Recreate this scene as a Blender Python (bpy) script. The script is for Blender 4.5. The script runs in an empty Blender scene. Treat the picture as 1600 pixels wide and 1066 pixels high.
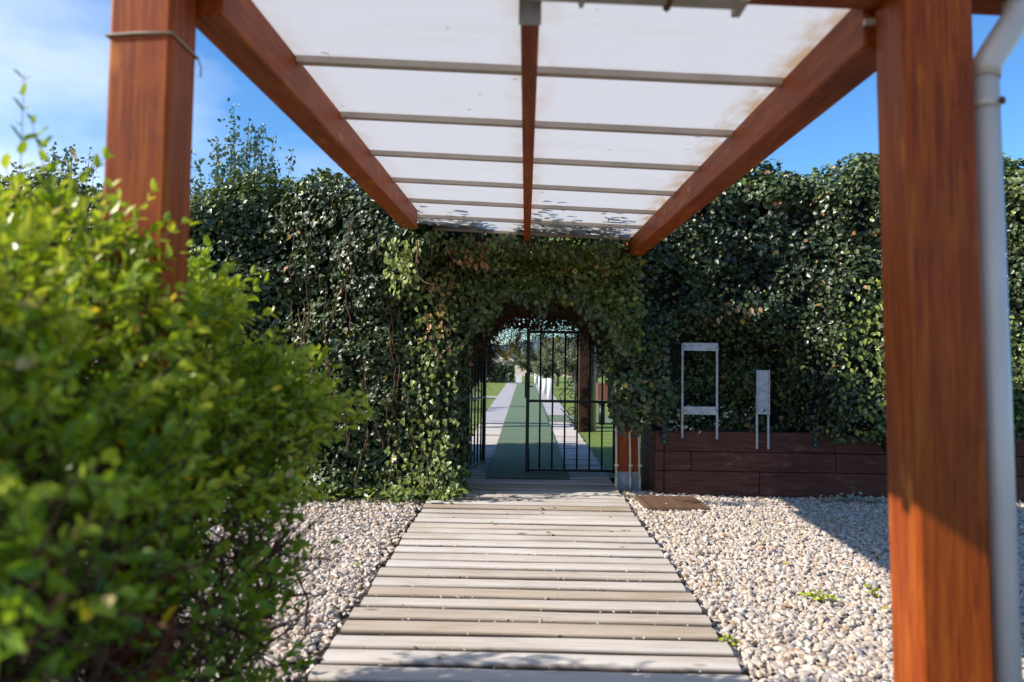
import bpy, bmesh, math, random
import numpy as np
from mathutils import Vector, Matrix, Quaternion

random.seed(7)
rng = np.random.default_rng(11)
SC = bpy.context.scene
COL = SC.collection

# ------------------------------------------------------------------ camera
cam_d = bpy.data.cameras.new('camera')
cam = bpy.data.objects.new('camera', cam_d)
COL.objects.link(cam)
cam_d.sensor_width = 36.0
cam_d.lens = 27.0
cam_d.shift_y = -0.0215
cam_d.clip_start = 0.05
cam_d.clip_end = 6000
cam.matrix_world = (Matrix.Translation((0, 0, 1.5))
                    @ Matrix.Rotation(math.radians(1.05), 4, 'Z')
                    @ Matrix.Rotation(math.radians(90 + 2.8), 4, 'X')
                    @ Matrix.Rotation(0.014, 4, 'Z'))
cam_d.dof.use_dof = True
cam_d.dof.focus_distance = 8.2
cam_d.dof.aperture_fstop = 1.7
SC.camera = cam

# ------------------------------------------------------------------ sky and sun
TO_SUN = Vector((-1.0, -0.27, 0.70)).normalized()
SUN_EL = math.asin(TO_SUN.z)
SUN_AZ = math.atan2(TO_SUN.x, TO_SUN.y)      # clockwise from +Y
world = bpy.data.worlds.new('World')
SC.world = world
world.use_nodes = True
wn, wl = world.node_tree.nodes, world.node_tree.links
wn.clear()
sky = wn.new('ShaderNodeTexSky')
sky.sky_type = 'NISHITA'
sky.sun_disc = False
sky.sun_elevation = SUN_EL
sky.sun_rotation = SUN_AZ
sky.air_density = 1.0
sky.dust_density = 0.0
sky.ozone_density = 2.2
hs = wn.new('ShaderNodeHueSaturation')
hs.inputs['Saturation'].default_value = 1.12
wl.new(sky.outputs[0], hs.inputs['Color'])
wb = wn.new('ShaderNodeMix')
wb.data_type = 'RGBA'
wb.blend_type = 'MULTIPLY'
wb.inputs['Factor'].default_value = 1.0
wb.inputs['B'].default_value = (0.66, 0.96, 1.20, 1)
wl.new(hs.outputs[0], wb.inputs['A'])
# thin clouds low in the sky
tc = wn.new('ShaderNodeTexCoord')
mp = wn.new('ShaderNodeMapping')
mp.inputs['Scale'].default_value = (1.0, 1.0, 2.6)
mp.inputs['Location'].default_value = (-0.2, 0.45, 0.2)
wl.new(tc.outputs['Generated'], mp.inputs['Vector'])
nz = wn.new('ShaderNodeTexNoise')
nz.inputs['Scale'].default_value = 2.0
nz.inputs['Detail'].default_value = 6
nz.inputs['Roughness'].default_value = 0.52
wl.new(mp.outputs[0], nz.inputs['Vector'])
sz = wn.new('ShaderNodeSeparateXYZ')
wl.new(tc.outputs['Generated'], sz.inputs[0])
mrz = wn.new('ShaderNodeMapRange')          # more cloud towards the horizon
mrz.inputs['From Min'].default_value = 0.0
mrz.inputs['From Max'].default_value = 0.42
mrz.inputs['To Min'].default_value = 0.13
mrz.inputs['To Max'].default_value = -0.21
wl.new(sz.outputs['Z'], mrz.inputs['Value'])
mlx = wn.new('ShaderNodeMath')              # the cloud bank stands to the left
mlx.operation = 'MULTIPLY_ADD'
wl.new(sz.outputs['X'], mlx.inputs[0])
mlx.inputs[1].default_value = -0.42
wl.new(mrz.outputs[0], mlx.inputs[2])
adz = wn.new('ShaderNodeMath')
adz.operation = 'ADD'
wl.new(nz.outputs[0], adz.inputs[0])
wl.new(mlx.outputs[0], adz.inputs[1])
rp = wn.new('ShaderNodeValToRGB')
rp.color_ramp.elements[0].position = 0.50
rp.color_ramp.elements[0].color = (0, 0, 0, 1)
rp.color_ramp.elements[1].position = 0.90
rp.color_ramp.elements[1].color = (0.85, 0.85, 0.85, 1)
wl.new(adz.outputs[0], rp.inputs[0])
mx = wn.new('ShaderNodeMix')
mx.data_type = 'RGBA'
wl.new(rp.outputs[0], mx.inputs['Factor'])
wl.new(wb.outputs['Result'], mx.inputs['A'])
mx.inputs['B'].default_value = (8.0, 8.3, 8.8, 1)
bg = wn.new('ShaderNodeBackground')
bg.inputs['Strength'].default_value = 0.115
wl.new(mx.outputs['Result'], bg.inputs['Color'])
wo = wn.new('ShaderNodeOutputWorld')
wl.new(bg.outputs[0], wo.inputs['Surface'])

sun_d = bpy.data.lights.new('sun', 'SUN')
sun_d.energy = 5.0
sun_d.angle = math.radians(0.53)
sun_d.color = (1.0, 0.94, 0.85)
sun = bpy.data.objects.new('sun', sun_d)
COL.objects.link(sun)
sun.rotation_mode = 'QUATERNION'
sun.rotation_quaternion = TO_SUN.to_track_quat('Z', 'Y')
sun.location = (-20, -6, 14)

SC.view_settings.view_transform = 'Standard'
SC.view_settings.look = 'None'
SC.view_settings.gamma = 1.0
SC.view_settings.exposure = 0.60
SC.view_settings.use_curve_mapping = False
SC.render.engine = 'CYCLES'
SC.cycles.use_denoising = True
SC.cycles.max_bounces = 8
SC.cycles.transparent_max_bounces = 8


# ------------------------------------------------------------------ materials
class NT:
    """small wrapper round a material's node tree"""
    def __init__(self, name):
        self.m = bpy.data.materials.new(name)
        self.m.use_nodes = True
        self.t = self.m.node_tree
        self.b = self.t.nodes['Principled BSDF']
        self.out = self.t.nodes['Material Output']

    def n(self, kind, **kw):
        nd = self.t.nodes.new('ShaderNode' + kind)
        for k, v in kw.items():
            if k in nd.inputs:
                nd.inputs[k].default_value = v
            else:
                setattr(nd, k, v)
        return nd

    def l(self, a, b):
        self.t.links.new(a, b)

    def ramp(self, src, stops, interp='LINEAR'):
        r = self.n('ValToRGB')
        e = r.color_ramp.elements
        r.color_ramp.interpolation = interp
        while len(e) < len(stops):
            e.new(0.5)
        for el, (p, c) in zip(e, stops):
            el.position = p
            el.color = (*c, 1) if len(c) == 3 else c
        self.l(src, r.inputs[0])
        return r.outputs[0]

    def coords(self, scale=(1, 1, 1), kind='Object', offset=True):
        tc_ = self.n('TexCoord')
        src = tc_.outputs[kind]
        if offset:
            oi = self.n('ObjectInfo')
            mu = self.n('Math', operation='MULTIPLY')
            mu.inputs[1].default_value = 37.0
            self.l(oi.outputs['Random'], mu.inputs[0])
            ad = self.n('VectorMath', operation='ADD')
            self.l(src, ad.inputs[0])
            self.l(mu.outputs[0], ad.inputs[1])
            src = ad.outputs[0]
        mp_ = self.n('Mapping')
        mp_.inputs['Scale'].default_value = scale
        self.l(src, mp_.inputs['Vector'])
        return mp_.outputs[0]

    def noise(self, vec, scale, detail=4, rough=0.55, dist=0.0):
        nn = self.n('TexNoise')
        nn.inputs['Scale'].default_value = scale
        nn.inputs['Detail'].default_value = detail
        nn.inputs['Roughness'].default_value = rough
        nn.inputs['Distortion'].default_value = dist
        self.l(vec, nn.inputs['Vector'])
        return nn.outputs[0]

    def mix(self, fac, a, b, blend='MIX'):
        mm = self.n('Mix')
        mm.data_type = 'RGBA'
        mm.blend_type = blend
        for s, v in (('Factor', fac), ('A', a), ('B', b)):
            if isinstance(v, (int, float)):
                mm.inputs[s].default_value = v
            elif isinstance(v, tuple):
                mm.inputs[s].default_value = (*v, 1) if len(v) == 3 else v
            else:
                self.l(v, mm.inputs[s])
        return mm.outputs['Result']

    def bump(self, h, strength=0.3, dist=0.01):
        b = self.n('Bump')
        b.inputs['Strength'].default_value = strength
        b.inputs['Distance'].default_value = dist
        self.l(h, b.inputs['Height'])
        self.l(b.outputs[0], self.b.inputs['Normal'])

    def base(self, c):
        if isinstance(c, tuple):
            self.b.inputs['Base Color'].default_value = (*c, 1)
        else:
            self.l(c, self.b.inputs['Base Color'])

    def rough(self, v):
        if isinstance(v, (int, float)):
            self.b.inputs['Roughness'].default_value = v
        else:
            self.l(v, self.b.inputs['Roughness'])


def wood_stain(name, axis, dark, mid, light, rough=0.5, knots=True, wear=None):
    w = NT(name)
    s = [14, 14, 14]
    s[axis] = 0.9
    v = w.coords(tuple(s))
    g = w.noise(v, 3.0, 8, 0.62, 0.6)
    col = w.ramp(g, [(0.25, dark), (0.5, mid), (0.78, light)])
    s2 = [30, 30, 30]
    s2[axis] = 0.6
    fine = w.noise(w.coords(tuple(s2)), 5.0, 3, 0.7)
    col = w.mix(0.22, col, w.ramp(fine, [(0.3, (0.35, 0.33, 0.3)), (0.65, (1, 1, 1))]), 'MULTIPLY')
    big = w.noise(w.coords((1.3, 1.3, 1.3)), 1.4, 3)
    col = w.mix(0.5, col, w.ramp(big, [(0.3, (0.6, 0.55, 0.5)), (0.7, (1.15, 1.1, 1.0))]), 'MULTIPLY')
    if knots:
        sk = [6, 6, 6]
        sk[axis] = 2.4
        vo = w.n('TexVoronoi')
        vo.inputs['Scale'].default_value = 1.0
        w.l(w.coords(tuple(sk)), vo.inputs['Vector'])
        k = w.ramp(vo.outputs['Distance'], [(0.07, (1, 1, 1)), (0.16, (0, 0, 0))])
        col = w.mix(k, col, light)
    if wear:
        wn_ = w.noise(w.coords((2.0, 2.0, 7.0)), 1.8, 6, 0.7)
        f = w.ramp(wn_, [(0.56, (0, 0, 0)), (0.72, (0.85, 0.85, 0.85))])
        col = w.mix(f, col, wear)
    sc = [11, 11, 11]
    sc[axis] = 0.22
    ck = w.noise(w.coords(tuple(sc)), 2.2, 5, 0.6, 0.15)
    col = w.mix(w.ramp(ck, [(0.485, (0, 0, 0)), (0.5, (0.75, 0.75, 0.75)), (0.515, (0, 0, 0))]), col, tuple(c * 0.45 for c in dark))
    fd = w.noise(w.coords((2.2, 2.2, 2.2)), 1.6, 6, 0.65)
    col = w.mix(w.ramp(fd, [(0.55, (0, 0, 0)), (0.75, (0.35, 0.35, 0.35))]), col, light)
    w.base(col)
    w.rough(rough)
    w.b.inputs['Specular IOR Level'].default_value = 0.22
    w.bump(fine, 0.25, 0.004)
    return w.m


M = {}
RD, RM, RL = (0.18, 0.031, 0.005), (0.32, 0.062, 0.008), (0.48, 0.14, 0.015)
M['stain_z'] = wood_stain('stained_timber_upright', 2, RD, RM, RL, 0.48)
M['stain_y'] = wood_stain('stained_timber_lengthwise', 1, RD, RM, RL, 0.55)
M['stain_x'] = wood_stain('stained_timber_crosswise', 0, RD, RM, RL, 0.55)
M['sleeper'] = wood_stain('dark_sleeper_timber', 0, (0.06, 0.02, 0.014), (0.105, 0.036, 0.026), (0.155, 0.056, 0.038), 0.65,
                          True, (0.22, 0.12, 0.085))
M['old_post'] = wood_stain('old_dark_post', 2, (0.03, 0.014, 0.009), (0.06, 0.026, 0.016), (0.09, 0.04, 0.024), 0.7)


def weathered():
    w = NT('weathered_plank')
    v = w.coords((0.8, 16, 16))
    g = w.noise(v, 3.2, 8, 0.62, 0.8)
    oi = w.n('ObjectInfo')
    tone = w.ramp(oi.outputs['Random'], [(0.0, (0.39, 0.33, 0.265)), (0.10, (0.44, 0.40, 0.36)), (0.2, (0.475, 0.445, 0.415)), (0.5, (0.51, 0.485, 0.46)),
                                         (0.85, (0.545, 0.525, 0.505)), (1.0, (0.47, 0.43, 0.38))])
    lw = w.noise(w.coords((0.9, 2.0, 2.0)), 1.3, 3, 0.5)
    tone = w.mix(0.8, tone, w.ramp(lw, [(0.3, (0.80, 0.76, 0.70)), (0.5, (1, 1, 1)), (0.7, (1.08, 1.08, 1.09))]), 'MULTIPLY')
    col = w.mix(0.75, tone, w.ramp(g, [(0.30, (0.55, 0.49, 0.43)), (0.44, (0.93, 0.91, 0.89)), (0.75, (1.1, 1.09, 1.08))]), 'MULTIPLY')
    st = w.noise(w.coords((0.5, 3, 3)), 2.0, 4, 0.6)
    col = w.mix(w.ramp(st, [(0.58, (0, 0, 0)), (0.78, (0.7, 0.7, 0.7))]), col, (0.36, 0.26, 0.17))
    vo = w.n('TexVoronoi')
    vo.inputs['Scale'].default_value = 1.0
    w.l(w.coords((2.2, 6, 6)), vo.inputs['Vector'])
    col = w.mix(w.ramp(vo.outputs['Distance'], [(0.05, (0.9, 0.9, 0.9)), (0.13, (0, 0, 0))]), col, (0.17, 0.11, 0.075))
    ck = w.noise(w.coords((0.35, 26, 26)), 2.6, 4, 0.7, 0.4)
    col = w.mix(w.ramp(ck, [(0.30, (0.75, 0.75, 0.75)), (0.36, (0, 0, 0))]), col, (0.12, 0.085, 0.06))
    # brown plank flanks; joint darkness put into the colour towards the bottom
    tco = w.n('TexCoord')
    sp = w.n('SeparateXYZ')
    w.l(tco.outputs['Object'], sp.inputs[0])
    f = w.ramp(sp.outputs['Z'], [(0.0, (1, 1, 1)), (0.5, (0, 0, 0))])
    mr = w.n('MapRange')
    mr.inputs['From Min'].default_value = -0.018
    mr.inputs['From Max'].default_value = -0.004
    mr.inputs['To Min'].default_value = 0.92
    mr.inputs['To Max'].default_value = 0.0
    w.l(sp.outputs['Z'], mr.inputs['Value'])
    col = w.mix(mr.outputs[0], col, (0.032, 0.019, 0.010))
    col = w.mix(1.0, col, (1.10, 1.055, 0.99), 'MULTIPLY')
    w.base(col)
    w.rough(0.75)
    w.bump(g, 0.5, 0.006)
    return w.m


M['plank'] = weathered()


def simple(name, col, rough=0.5, metal=0.0, var=0.25, scale=12, bump=0.0):
    w = NT(name)
    nn = w.noise(w.coords((1, 1, 1)), scale, 5, 0.6)
    lo = tuple(c * (1 - var) for c in col)
    hi = tuple(min(1, c * (1 + var)) for c in col)
    w.base(w.ramp(nn, [(0.3, lo), (0.7, hi)]))
    w.rough(rough)
    w.b.inputs['Metallic'].default_value = metal
    if bump:
        w.bump(nn, bump, 0.01)
    return w.m


M['iron'] = simple('black_iron', (0.012, 0.012, 0.014), 0.45, 0.3)
M['zinc'] = simple('galvanised_steel', (0.34, 0.35, 0.37), 0.42, 0.55, 0.3, 9)
M['whiteplate'] = simple('chalky_white_plate', (0.40, 0.41, 0.43), 0.55, 0.1, 0.3, 14)
M['alu'] = simple('grey_glazing_bar', (0.50, 0.44, 0.38), 0.5, 0.2, 0.15, 5)
M['gutter'] = simple('aged_gutter_plastic', (0.40, 0.37, 0.32), 0.4, 0.0, 0.2, 6)
M['pipe'] = simple('cream_drain_plastic', (0.62, 0.585, 0.545), 0.32, 0.0, 0.06, 4)
M['cane'] = simple('cream_conduit', (0.62, 0.53, 0.40), 0.45, 0.0, 0.15, 9)
M['bluesteel'] = simple('dark_green_bracket', (0.012, 0.028, 0.033), 0.5, 0.3)
M['rustscrew'] = simple('rusty_metal', (0.11, 0.05, 0.025), 0.7, 0.3)
M['greybase'] = simple('grey_painted_shoe', (0.28, 0.31, 0.36), 0.6, 0.1, 0.3, 8)
M['bark'] = simple('brown_bark', (0.075, 0.045, 0.028), 0.85, 0, 0.4, 20, 0.4)
M['twig'] = simple('dry_twig', (0.11, 0.05, 0.028), 0.8, 0, 0.4, 8)
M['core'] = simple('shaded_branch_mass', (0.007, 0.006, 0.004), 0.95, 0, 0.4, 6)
M['soil'] = simple('dark_soil', (0.07, 0.05, 0.037), 0.95, 0, 0.4, 9, 0.6)
M['blackish'] = simple('blackish_soil', (0.018, 0.012, 0.008), 0.95, 0, 0.4, 12, 0.5)
M['pillar'] = simple('white_painted_pillar', (0.78, 0.78, 0.76), 0.6, 0, 0.06, 6)
M['cord'] = simple('grey_cord', (0.42, 0.36, 0.31), 0.7, 0, 0.2, 30)
M['brickwall'] = simple('red_render', (0.20, 0.075, 0.05), 0.8, 0, 0.2, 8)
M['path'] = simple('pale_concrete_slab', (0.37, 0.345, 0.34), 0.85, 0, 0.15, 7, 0.2)
M['hill'] = simple('hazy_blue_hill', (0.10, 0.13, 0.16), 0.95, 0, 0.2, 0.02)  # haze of distance put into the bluish hill colour
M['field'] = simple('dry_field', (0.42, 0.33, 0.22), 0.95, 0, 0.15, 0.05)


def mat_mat():
    w = NT('coir_mat')
    v = w.coords((1, 1, 1), offset=False)
    nn = w.noise(v, 60, 4, 0.7)
    w.base(w.ramp(nn, [(0.3, (0.07, 0.034, 0.018)), (0.7, (0.20, 0.105, 0.05))]))
    w.rough(0.9)
    w.bump(nn, 0.8, 0.01)
    return w.m


M['mat'] = mat_mat()


def lawn(name, a, b, c, sc=1.0):
    w = NT(name)
    v = w.coords((1, 1, 1), offset=False)
    n1 = w.noise(v, 1.2 * sc, 5, 0.6)
    n2 = w.noise(v, 60 * sc, 3, 0.7)
    col = w.ramp(n1, [(0.3, a), (0.55, b), (0.75, c)])
    col = w.mix(0.6, col, w.ramp(n2, [(0.3, (0.55, 0.55, 0.5)), (0.7, (1.2, 1.2, 1.1))]), 'MULTIPLY')
    w.base(col)
    w.rough(0.9)
    w.bump(n2, 0.8, 0.03)
    return w.m


M['lawn'] = lawn('mown_lawn', (0.11, 0.17, 0.022), (0.18, 0.24, 0.03), (0.28, 0.28, 0.06))
M['turf'] = lawn('artificial_turf', (0.125, 0.185, 0.10), (0.15, 0.215, 0.12), (0.18, 0.24, 0.145), 1.6)


def poly():
    w = NT('opal_polycarbonate')
    v = w.coords((1, 1, 1), kind='Object', offset=False)
    wave = w.n('TexWave')
    wave.wave_type = 'BANDS'
    wave.bands_direction = 'Y'
    wave.inputs['Scale'].default_value = 14
    wave.inputs['Distortion'].default_value = 0.1
    w.l(v, wave.inputs['Vector'])
    col = w.mix(0.18, (0.70, 0.685, 0.665), w.ramp(wave.outputs[0], [(0.2, (0.75, 0.72, 0.7)), (0.7, (1, 1, 1))]), 'MULTIPLY')
    gr = w.noise(w.coords((0.6, 3.0, 1), offset=True), 1.6, 5, 0.62)
    col = w.mix(w.ramp(gr, [(0.56, (0, 0, 0)), (0.80, (0.45, 0.45, 0.45))]), col, (0.60, 0.53, 0.44))
    sp = w.noise(w.coords((1, 1, 1)), 13, 2, 0.5)
    col = w.mix(w.ramp(sp, [(0.735, (0, 0, 0)), (0.76, (0.6, 0.6, 0.6))]), col, (0.25, 0.19, 0.13))
    # rusty wash along the timber side
    at = w.n('Attribute')
    at.attribute_name = 'edge'
    ed = w.noise(w.coords((5, 2.2, 1)), 2.0, 4, 0.6)
    mu = w.n('Math', operation='MULTIPLY')
    w.l(at.outputs['Fac'], mu.inputs[0])
    w.l(w.ramp(ed, [(0.35, (0, 0, 0)), (0.62, (1, 1, 1))]), mu.inputs[1])
    col = w.mix(mu.outputs[0], col, (0.52, 0.33, 0.16))
    df = w.n('BsdfDiffuse')
    tr = w.n('BsdfTranslucent')
    w.l(col, df.inputs['Color'])
    w.l(col, tr.inputs['Color'])
    ms = w.n('MixShader')
    ms.inputs[0].default_value = 0.62
    w.l(df.outputs[0], ms.inputs[1])
    w.l(tr.outputs[0], ms.inputs[2])
    w.l(ms.outputs[0], w.out.inputs['Surface'])
    return w.m


M['poly'] = poly()


def leafmat(name, stops, rough=0.4, trans=0.3, tcol=(0.25, 0.40, 0.04), spec=0.5):
    w = NT(name)
    at = w.n('Attribute')
    at.attribute_name = 'tint'
    col = w.ramp(at.outputs['Fac'], stops)
    w.base(col)
    w.rough(rough)
    w.b.inputs['Specular IOR Level'].default_value = spec
    tr = w.n('BsdfTranslucent')
    w.l(w.mix(0.55, col, w.mix(1.0, col, tcol, 'ADD')), tr.inputs['Color'])
    ms = w.n('MixShader')
    ms.inputs[0].default_value = trans
    w.l(w.b.outputs[0], ms.inputs[1])
    w.l(tr.outputs[0], ms.inputs[2])
    w.l(ms.outputs[0], w.out.inputs['Surface'])
    return w.m


# tint 0..0.8 greens, 0.8..0.9 yellow, 0.9..1 dry brown
M['ivy'] = leafmat('ivy_leaf', [(0.0, (0.017, 0.028, 0.011)), (0.30, (0.043, 0.068, 0.024)), (0.55, (0.088, 0.128, 0.032)), (0.78, (0.23, 0.28, 0.045)),
                                (0.86, (0.40, 0.33, 0.05)), (0.92, (0.27, 0.12, 0.05)), (1.0, (0.42, 0.23, 0.11))], 0.40, 0.15, (0.08, 0.10, 0.0), 0.58)
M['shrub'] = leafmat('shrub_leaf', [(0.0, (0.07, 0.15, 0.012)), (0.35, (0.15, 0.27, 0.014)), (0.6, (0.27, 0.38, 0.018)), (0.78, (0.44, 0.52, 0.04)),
                                    (0.86, (0.85, 0.64, 0.02)), (0.92, (0.75, 0.50, 0.03)), (1.0, (0.6, 0.5, 0.28))], 0.36, 0.36, (0.24, 0.27, 0.0))
M['greytree'] = leafmat('grey_green_leaf', [(0.0, (0.05, 0.10, 0.07)), (0.5, (0.095, 0.16, 0.105)), (1.0, (0.16, 0.23, 0.14))], 0.45, 0.25, (0.06, 0.1, 0.03))
M['olive'] = leafmat('olive_leaf', [(0.0, (0.09, 0.105, 0.055)), (0.5, (0.17, 0.19, 0.10)), (1.0, (0.28, 0.29, 0.18))], 0.5, 0.2, (0.05, 0.07, 0.0))
M['wood_far'] = leafmat('mixed_tree_leaf', [(0.0, (0.10, 0.13, 0.03)), (0.5, (0.20, 0.21, 0.05)), (1.0, (0.36, 0.29, 0.08))], 0.6, 0.2, (0.05, 0.05, 0.0))


def pebble_mat():
    w = NT('washed_pebble')
    oi = w.n('ObjectInfo')
    col = w.ramp(oi.outputs['Random'], [(0.0, (0.62, 0.56, 0.50)), (0.2, (0.54, 0.45, 0.37)), (0.35, (0.70, 0.66, 0.62)), (0.5, (0.44, 0.41, 0.40)),
                                        (0.62, (0.58, 0.49, 0.39)), (0.74, (0.74, 0.71, 0.68)), (0.85, (0.34, 0.31, 0.30)), (0.93, (0.46, 0.31, 0.18)),
                                        (1.0, (0.66, 0.61, 0.56))])
    nn = w.noise(w.coords((1, 1, 1), offset=True), 40, 4, 0.6)
    col = w.mix(0.5, col, w.ramp(nn, [(0.3, (0.7, 0.68, 0.65)), (0.65, (1.05, 1.05, 1.05))]), 'MULTIPLY')
    col = w.mix(1.0, col, (0.88, 0.83, 0.775), 'MULTIPLY')
    w.base(col)
    w.rough(0.6)
    return w.m


M['pebble'] = pebble_mat()


# ------------------------------------------------------------------ helpers
def tag(o, label=None, cat=None, group=None, kind=None):
    if label:
        o['label'] = label
    if cat:
        o['category'] = cat
    if group:
        o['group'] = group
    if kind:
        o['kind'] = kind
    return o


def empty(name, loc=(0, 0, 0), rz=0.0):
    o = bpy.data.objects.new(name, None)
    o.empty_display_size = 0.2
    COL.objects.link(o)
    o.location = loc
    o.rotation_euler = (0, 0, rz)
    return o


def link(name, me, mat, parent=None, loc=(0, 0, 0)):
    o = bpy.data.objects.new(name, me)
    COL.objects.link(o)
    if mat is not None and len(me.materials) == 0:
        me.materials.append(mat)
    if parent is not None:
        o.parent = parent
    o.location = loc
    return o


class MB:
    def __init__(self):
        self.v, self.f, self.smooth = [], [], []

    def add(self, verts, faces, smooth=False):
        k = len(self.v)
        self.v += [tuple(p) for p in verts]
        self.f += [tuple(i + k for i in fc) for fc in faces]
        self.smooth += [smooth] * len(faces)

    def box(self, a, b):
        (x0, y0, z0), (x1, y1, z1) = a, b
        self.add([(x0, y0, z0), (x1, y0, z0), (x1, y1, z0), (x0, y1, z0), (x0, y0, z1), (x1, y0, z1), (x1, y1, z1), (x0, y1, z1)],
                 [(0, 3, 2, 1), (4, 5, 6, 7), (0, 1, 5, 4), (1, 2, 6, 5), (2, 3, 7, 6), (3, 0, 4, 7)])

    def tube(self, pts, r, n=8, cap=True, smooth=True):
        pts = [Vector(p) for p in pts]
        rs = r if isinstance(r, (list, tuple)) else [r] * len(pts)
        rings = []
        up = None
        for i, p in enumerate(pts):
            d = (pts[min(i + 1, len(pts) - 1)] - pts[max(i - 1, 0)])
            if d.length < 1e-9:
                d = Vector((0, 0, 1))
            d.normalize()
            if up is None:
                up = Vector((1, 0, 0)) if abs(d.x) < 0.9 else Vector((0, 1, 0))
            a = d.cross(up).normalized()
            b = d.cross(a).normalized()
            up = -b if False else up
            rings.append([p + (a * math.cos(2 * math.pi * j / n) + b * math.sin(2 * math.pi * j / n)) * rs[i] for j in range(n)])
        vs = [q for ring in rings for q in ring]
        fs = []
        for i in range(len(pts) - 1):
            for j in range(n):
                fs.append((i * n + j, i * n + (j + 1) % n, (i + 1) * n + (j + 1) % n, (i + 1) * n + j))
        k = len(self.v)
        self.add(vs, fs, smooth)
        if cap:
            self.f.append(tuple(k + j for j in reversed(range(n))))
            self.f.append(tuple(k + (len(pts) - 1) * n + j for j in range(n)))
            self.smooth += [False, False]

    def mesh(self, name):
        me = bpy.data.meshes.new(name)
        me.from_pydata(self.v, [], self.f)
        me.polygons.foreach_set('use_smooth', self.smooth)
        me.update()
        return me

    def build(self, name, mat, parent=None, loc=(0, 0, 0)):
        return link(name, self.mesh(name), mat, parent, loc)


def bevel_box(name, size, mat, parent=None, loc=(0, 0, 0), bev=0.006, seg=2, shear=None):
    bm = bmesh.new()
    bmesh.ops.create_cube(bm, size=1.0)
    for v in bm.verts:
        v.co = Vector((v.co.x * size[0], v.co.y * size[1], v.co.z * size[2]))
        if shear:
            v.co += Vector(shear(v.co))
    bmesh.ops.bevel(bm, geom=list(bm.edges), offset=bev, segments=seg, profile=0.5, affect='EDGES')
    me = bpy.data.meshes.new(name)
    bm.to_mesh(me)
    bm.free()
    return link(name, me, mat, parent, loc)


def np_mesh(name, V, F, tint=None, smooth=False):
    """V (n,3), F (m,k) uniform polygons"""
    me = bpy.data.meshes.new(name)
    me.vertices.add(len(V))
    me.vertices.foreach_set('co', np.ascontiguousarray(V, dtype=np.float32).ravel())
    k = F.shape[1]
    me.loops.add(F.size)
    me.loops.foreach_set('vertex_index', np.ascontiguousarray(F, dtype=np.int32).ravel())
    me.polygons.add(len(F))
    me.polygons.foreach_set('loop_start', np.arange(0, F.size, k, dtype=np.int32))
    me.polygons.foreach_set('use_smooth', np.full(len(F), smooth))
    if tint is not None:
        a = me.attributes.new('tint', 'FLOAT', 'POINT')
        a.data.foreach_set('value', np.ascontiguousarray(tint, dtype=np.float32))
    me.update()
    me.validate()
    return me


def unit(a):
    return a / np.maximum(np.linalg.norm(a, axis=1, keepdims=True), 1e-9)


LEAF = {
    'oval': np.array([(0, 0, 0), (0.30, -0.44, 0.07), (0.72, -0.36, 0.03), (1.0, 0, -0.10), (0.72, 0.36, 0.03), (0.30, 0.44, 0.07)]),
    'ivy': np.array([(0, 0, 0), (0.06, -0.58, 0.05), (0.52, -0.40, 0.03), (1.0, 0, -0.10), (0.52, 0.40, 0.03), (0.06, 0.58, 0.05)]),
    'thin': np.array([(0, 0, 0), (0.30, -0.40, 0.05), (0.70, -0.32, 0.03), (1.0, 0, -0.06), (0.70, 0.32, 0.03), (0.30, 0.40, 0.05)]),
}
LF = np.array([(0, 1, 2, 3), (0, 3, 4, 5)])


def leaf_arrays(P, T, N, L, W, kind):
    T = unit(T)
    S = unit(np.cross(N, T))
    N2 = np.cross(T, S)
    t = LEAF[kind]
    V = (P[:, None, :] + t[None, :, 0:1] * (L[:, None] * T)[:, None, :]
         + t[None, :, 1:2] * (W[:, None] * S)[:, None, :] + t[None, :, 2:3] * (L[:, None] * N2)[:, None, :])
    return V, T, S, N2


def leaf_mass(name, P, T, N, L, W, tint, kind, mat, parent, pick=None, variants=None):
    """the leaves as one mesh; those in pick become single leaf objects"""
    n = len(P)
    keep = np.ones(n, bool)
    if pick is not None and len(pick):
        keep[pick] = False
    V, Tn, S, N2 = leaf_arrays(P, T, N, L, W, kind)
    idx = np.nonzero(keep)[0]
    Vk = V[idx].reshape(-1, 3)
    F = (LF[None] + 6 * np.arange(len(idx))[:, None, None]).reshape(-1, 4)
    o = link(name, np_mesh(name, Vk, F, np.repeat(tint[idx], 6)), mat, parent)
    o['kind'] = 'stuff'
    if pick is not None and len(pick):
        pm = parent.matrix_world.inverted() if parent else Matrix()
        tv = np.linspace(0.02, 0.98, 12)
        vs = []
        for t in tv:
            tm = LEAF[kind]
            vs.append(np_mesh('leaf', tm, LF, np.full(6, t)))
            vs[-1].materials.append(mat)
        for i in pick:
            me = vs[int(np.argmin(np.abs(tv - tint[i])))]
            lo = bpy.data.objects.new('leaf', me)
            COL.objects.link(lo)
            lo.parent = parent
            m = Matrix(((Tn[i, 0] * L[i], S[i, 0] * W[i], N2[i, 0] * L[i], P[i, 0]),
                        (Tn[i, 1] * L[i], S[i, 1] * W[i], N2[i, 1] * L[i], P[i, 1]),
                        (Tn[i, 2] * L[i], S[i, 2] * W[i], N2[i, 2] * L[i], P[i, 2]), (0, 0, 0, 1)))
            lo.matrix_basis = m
    return o


def sines(seed, n=9, lo=1.0, hi=6.0):
    r = np.random.default_rng(seed)
    k = r.normal(size=(n, 3))
    k /= np.linalg.norm(k, axis=1, keepdims=True)
    k *= r.uniform(lo, hi, size=(n, 1))
    ph = r.uniform(0, 6.28, n)
    am = 1.0 / np.linalg.norm(k, axis=1)
    am /= am.sum()

    def f(P):
        return (np.sin(P @ k.T + ph) * am).sum(axis=1) * 2.0
    return f


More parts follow.
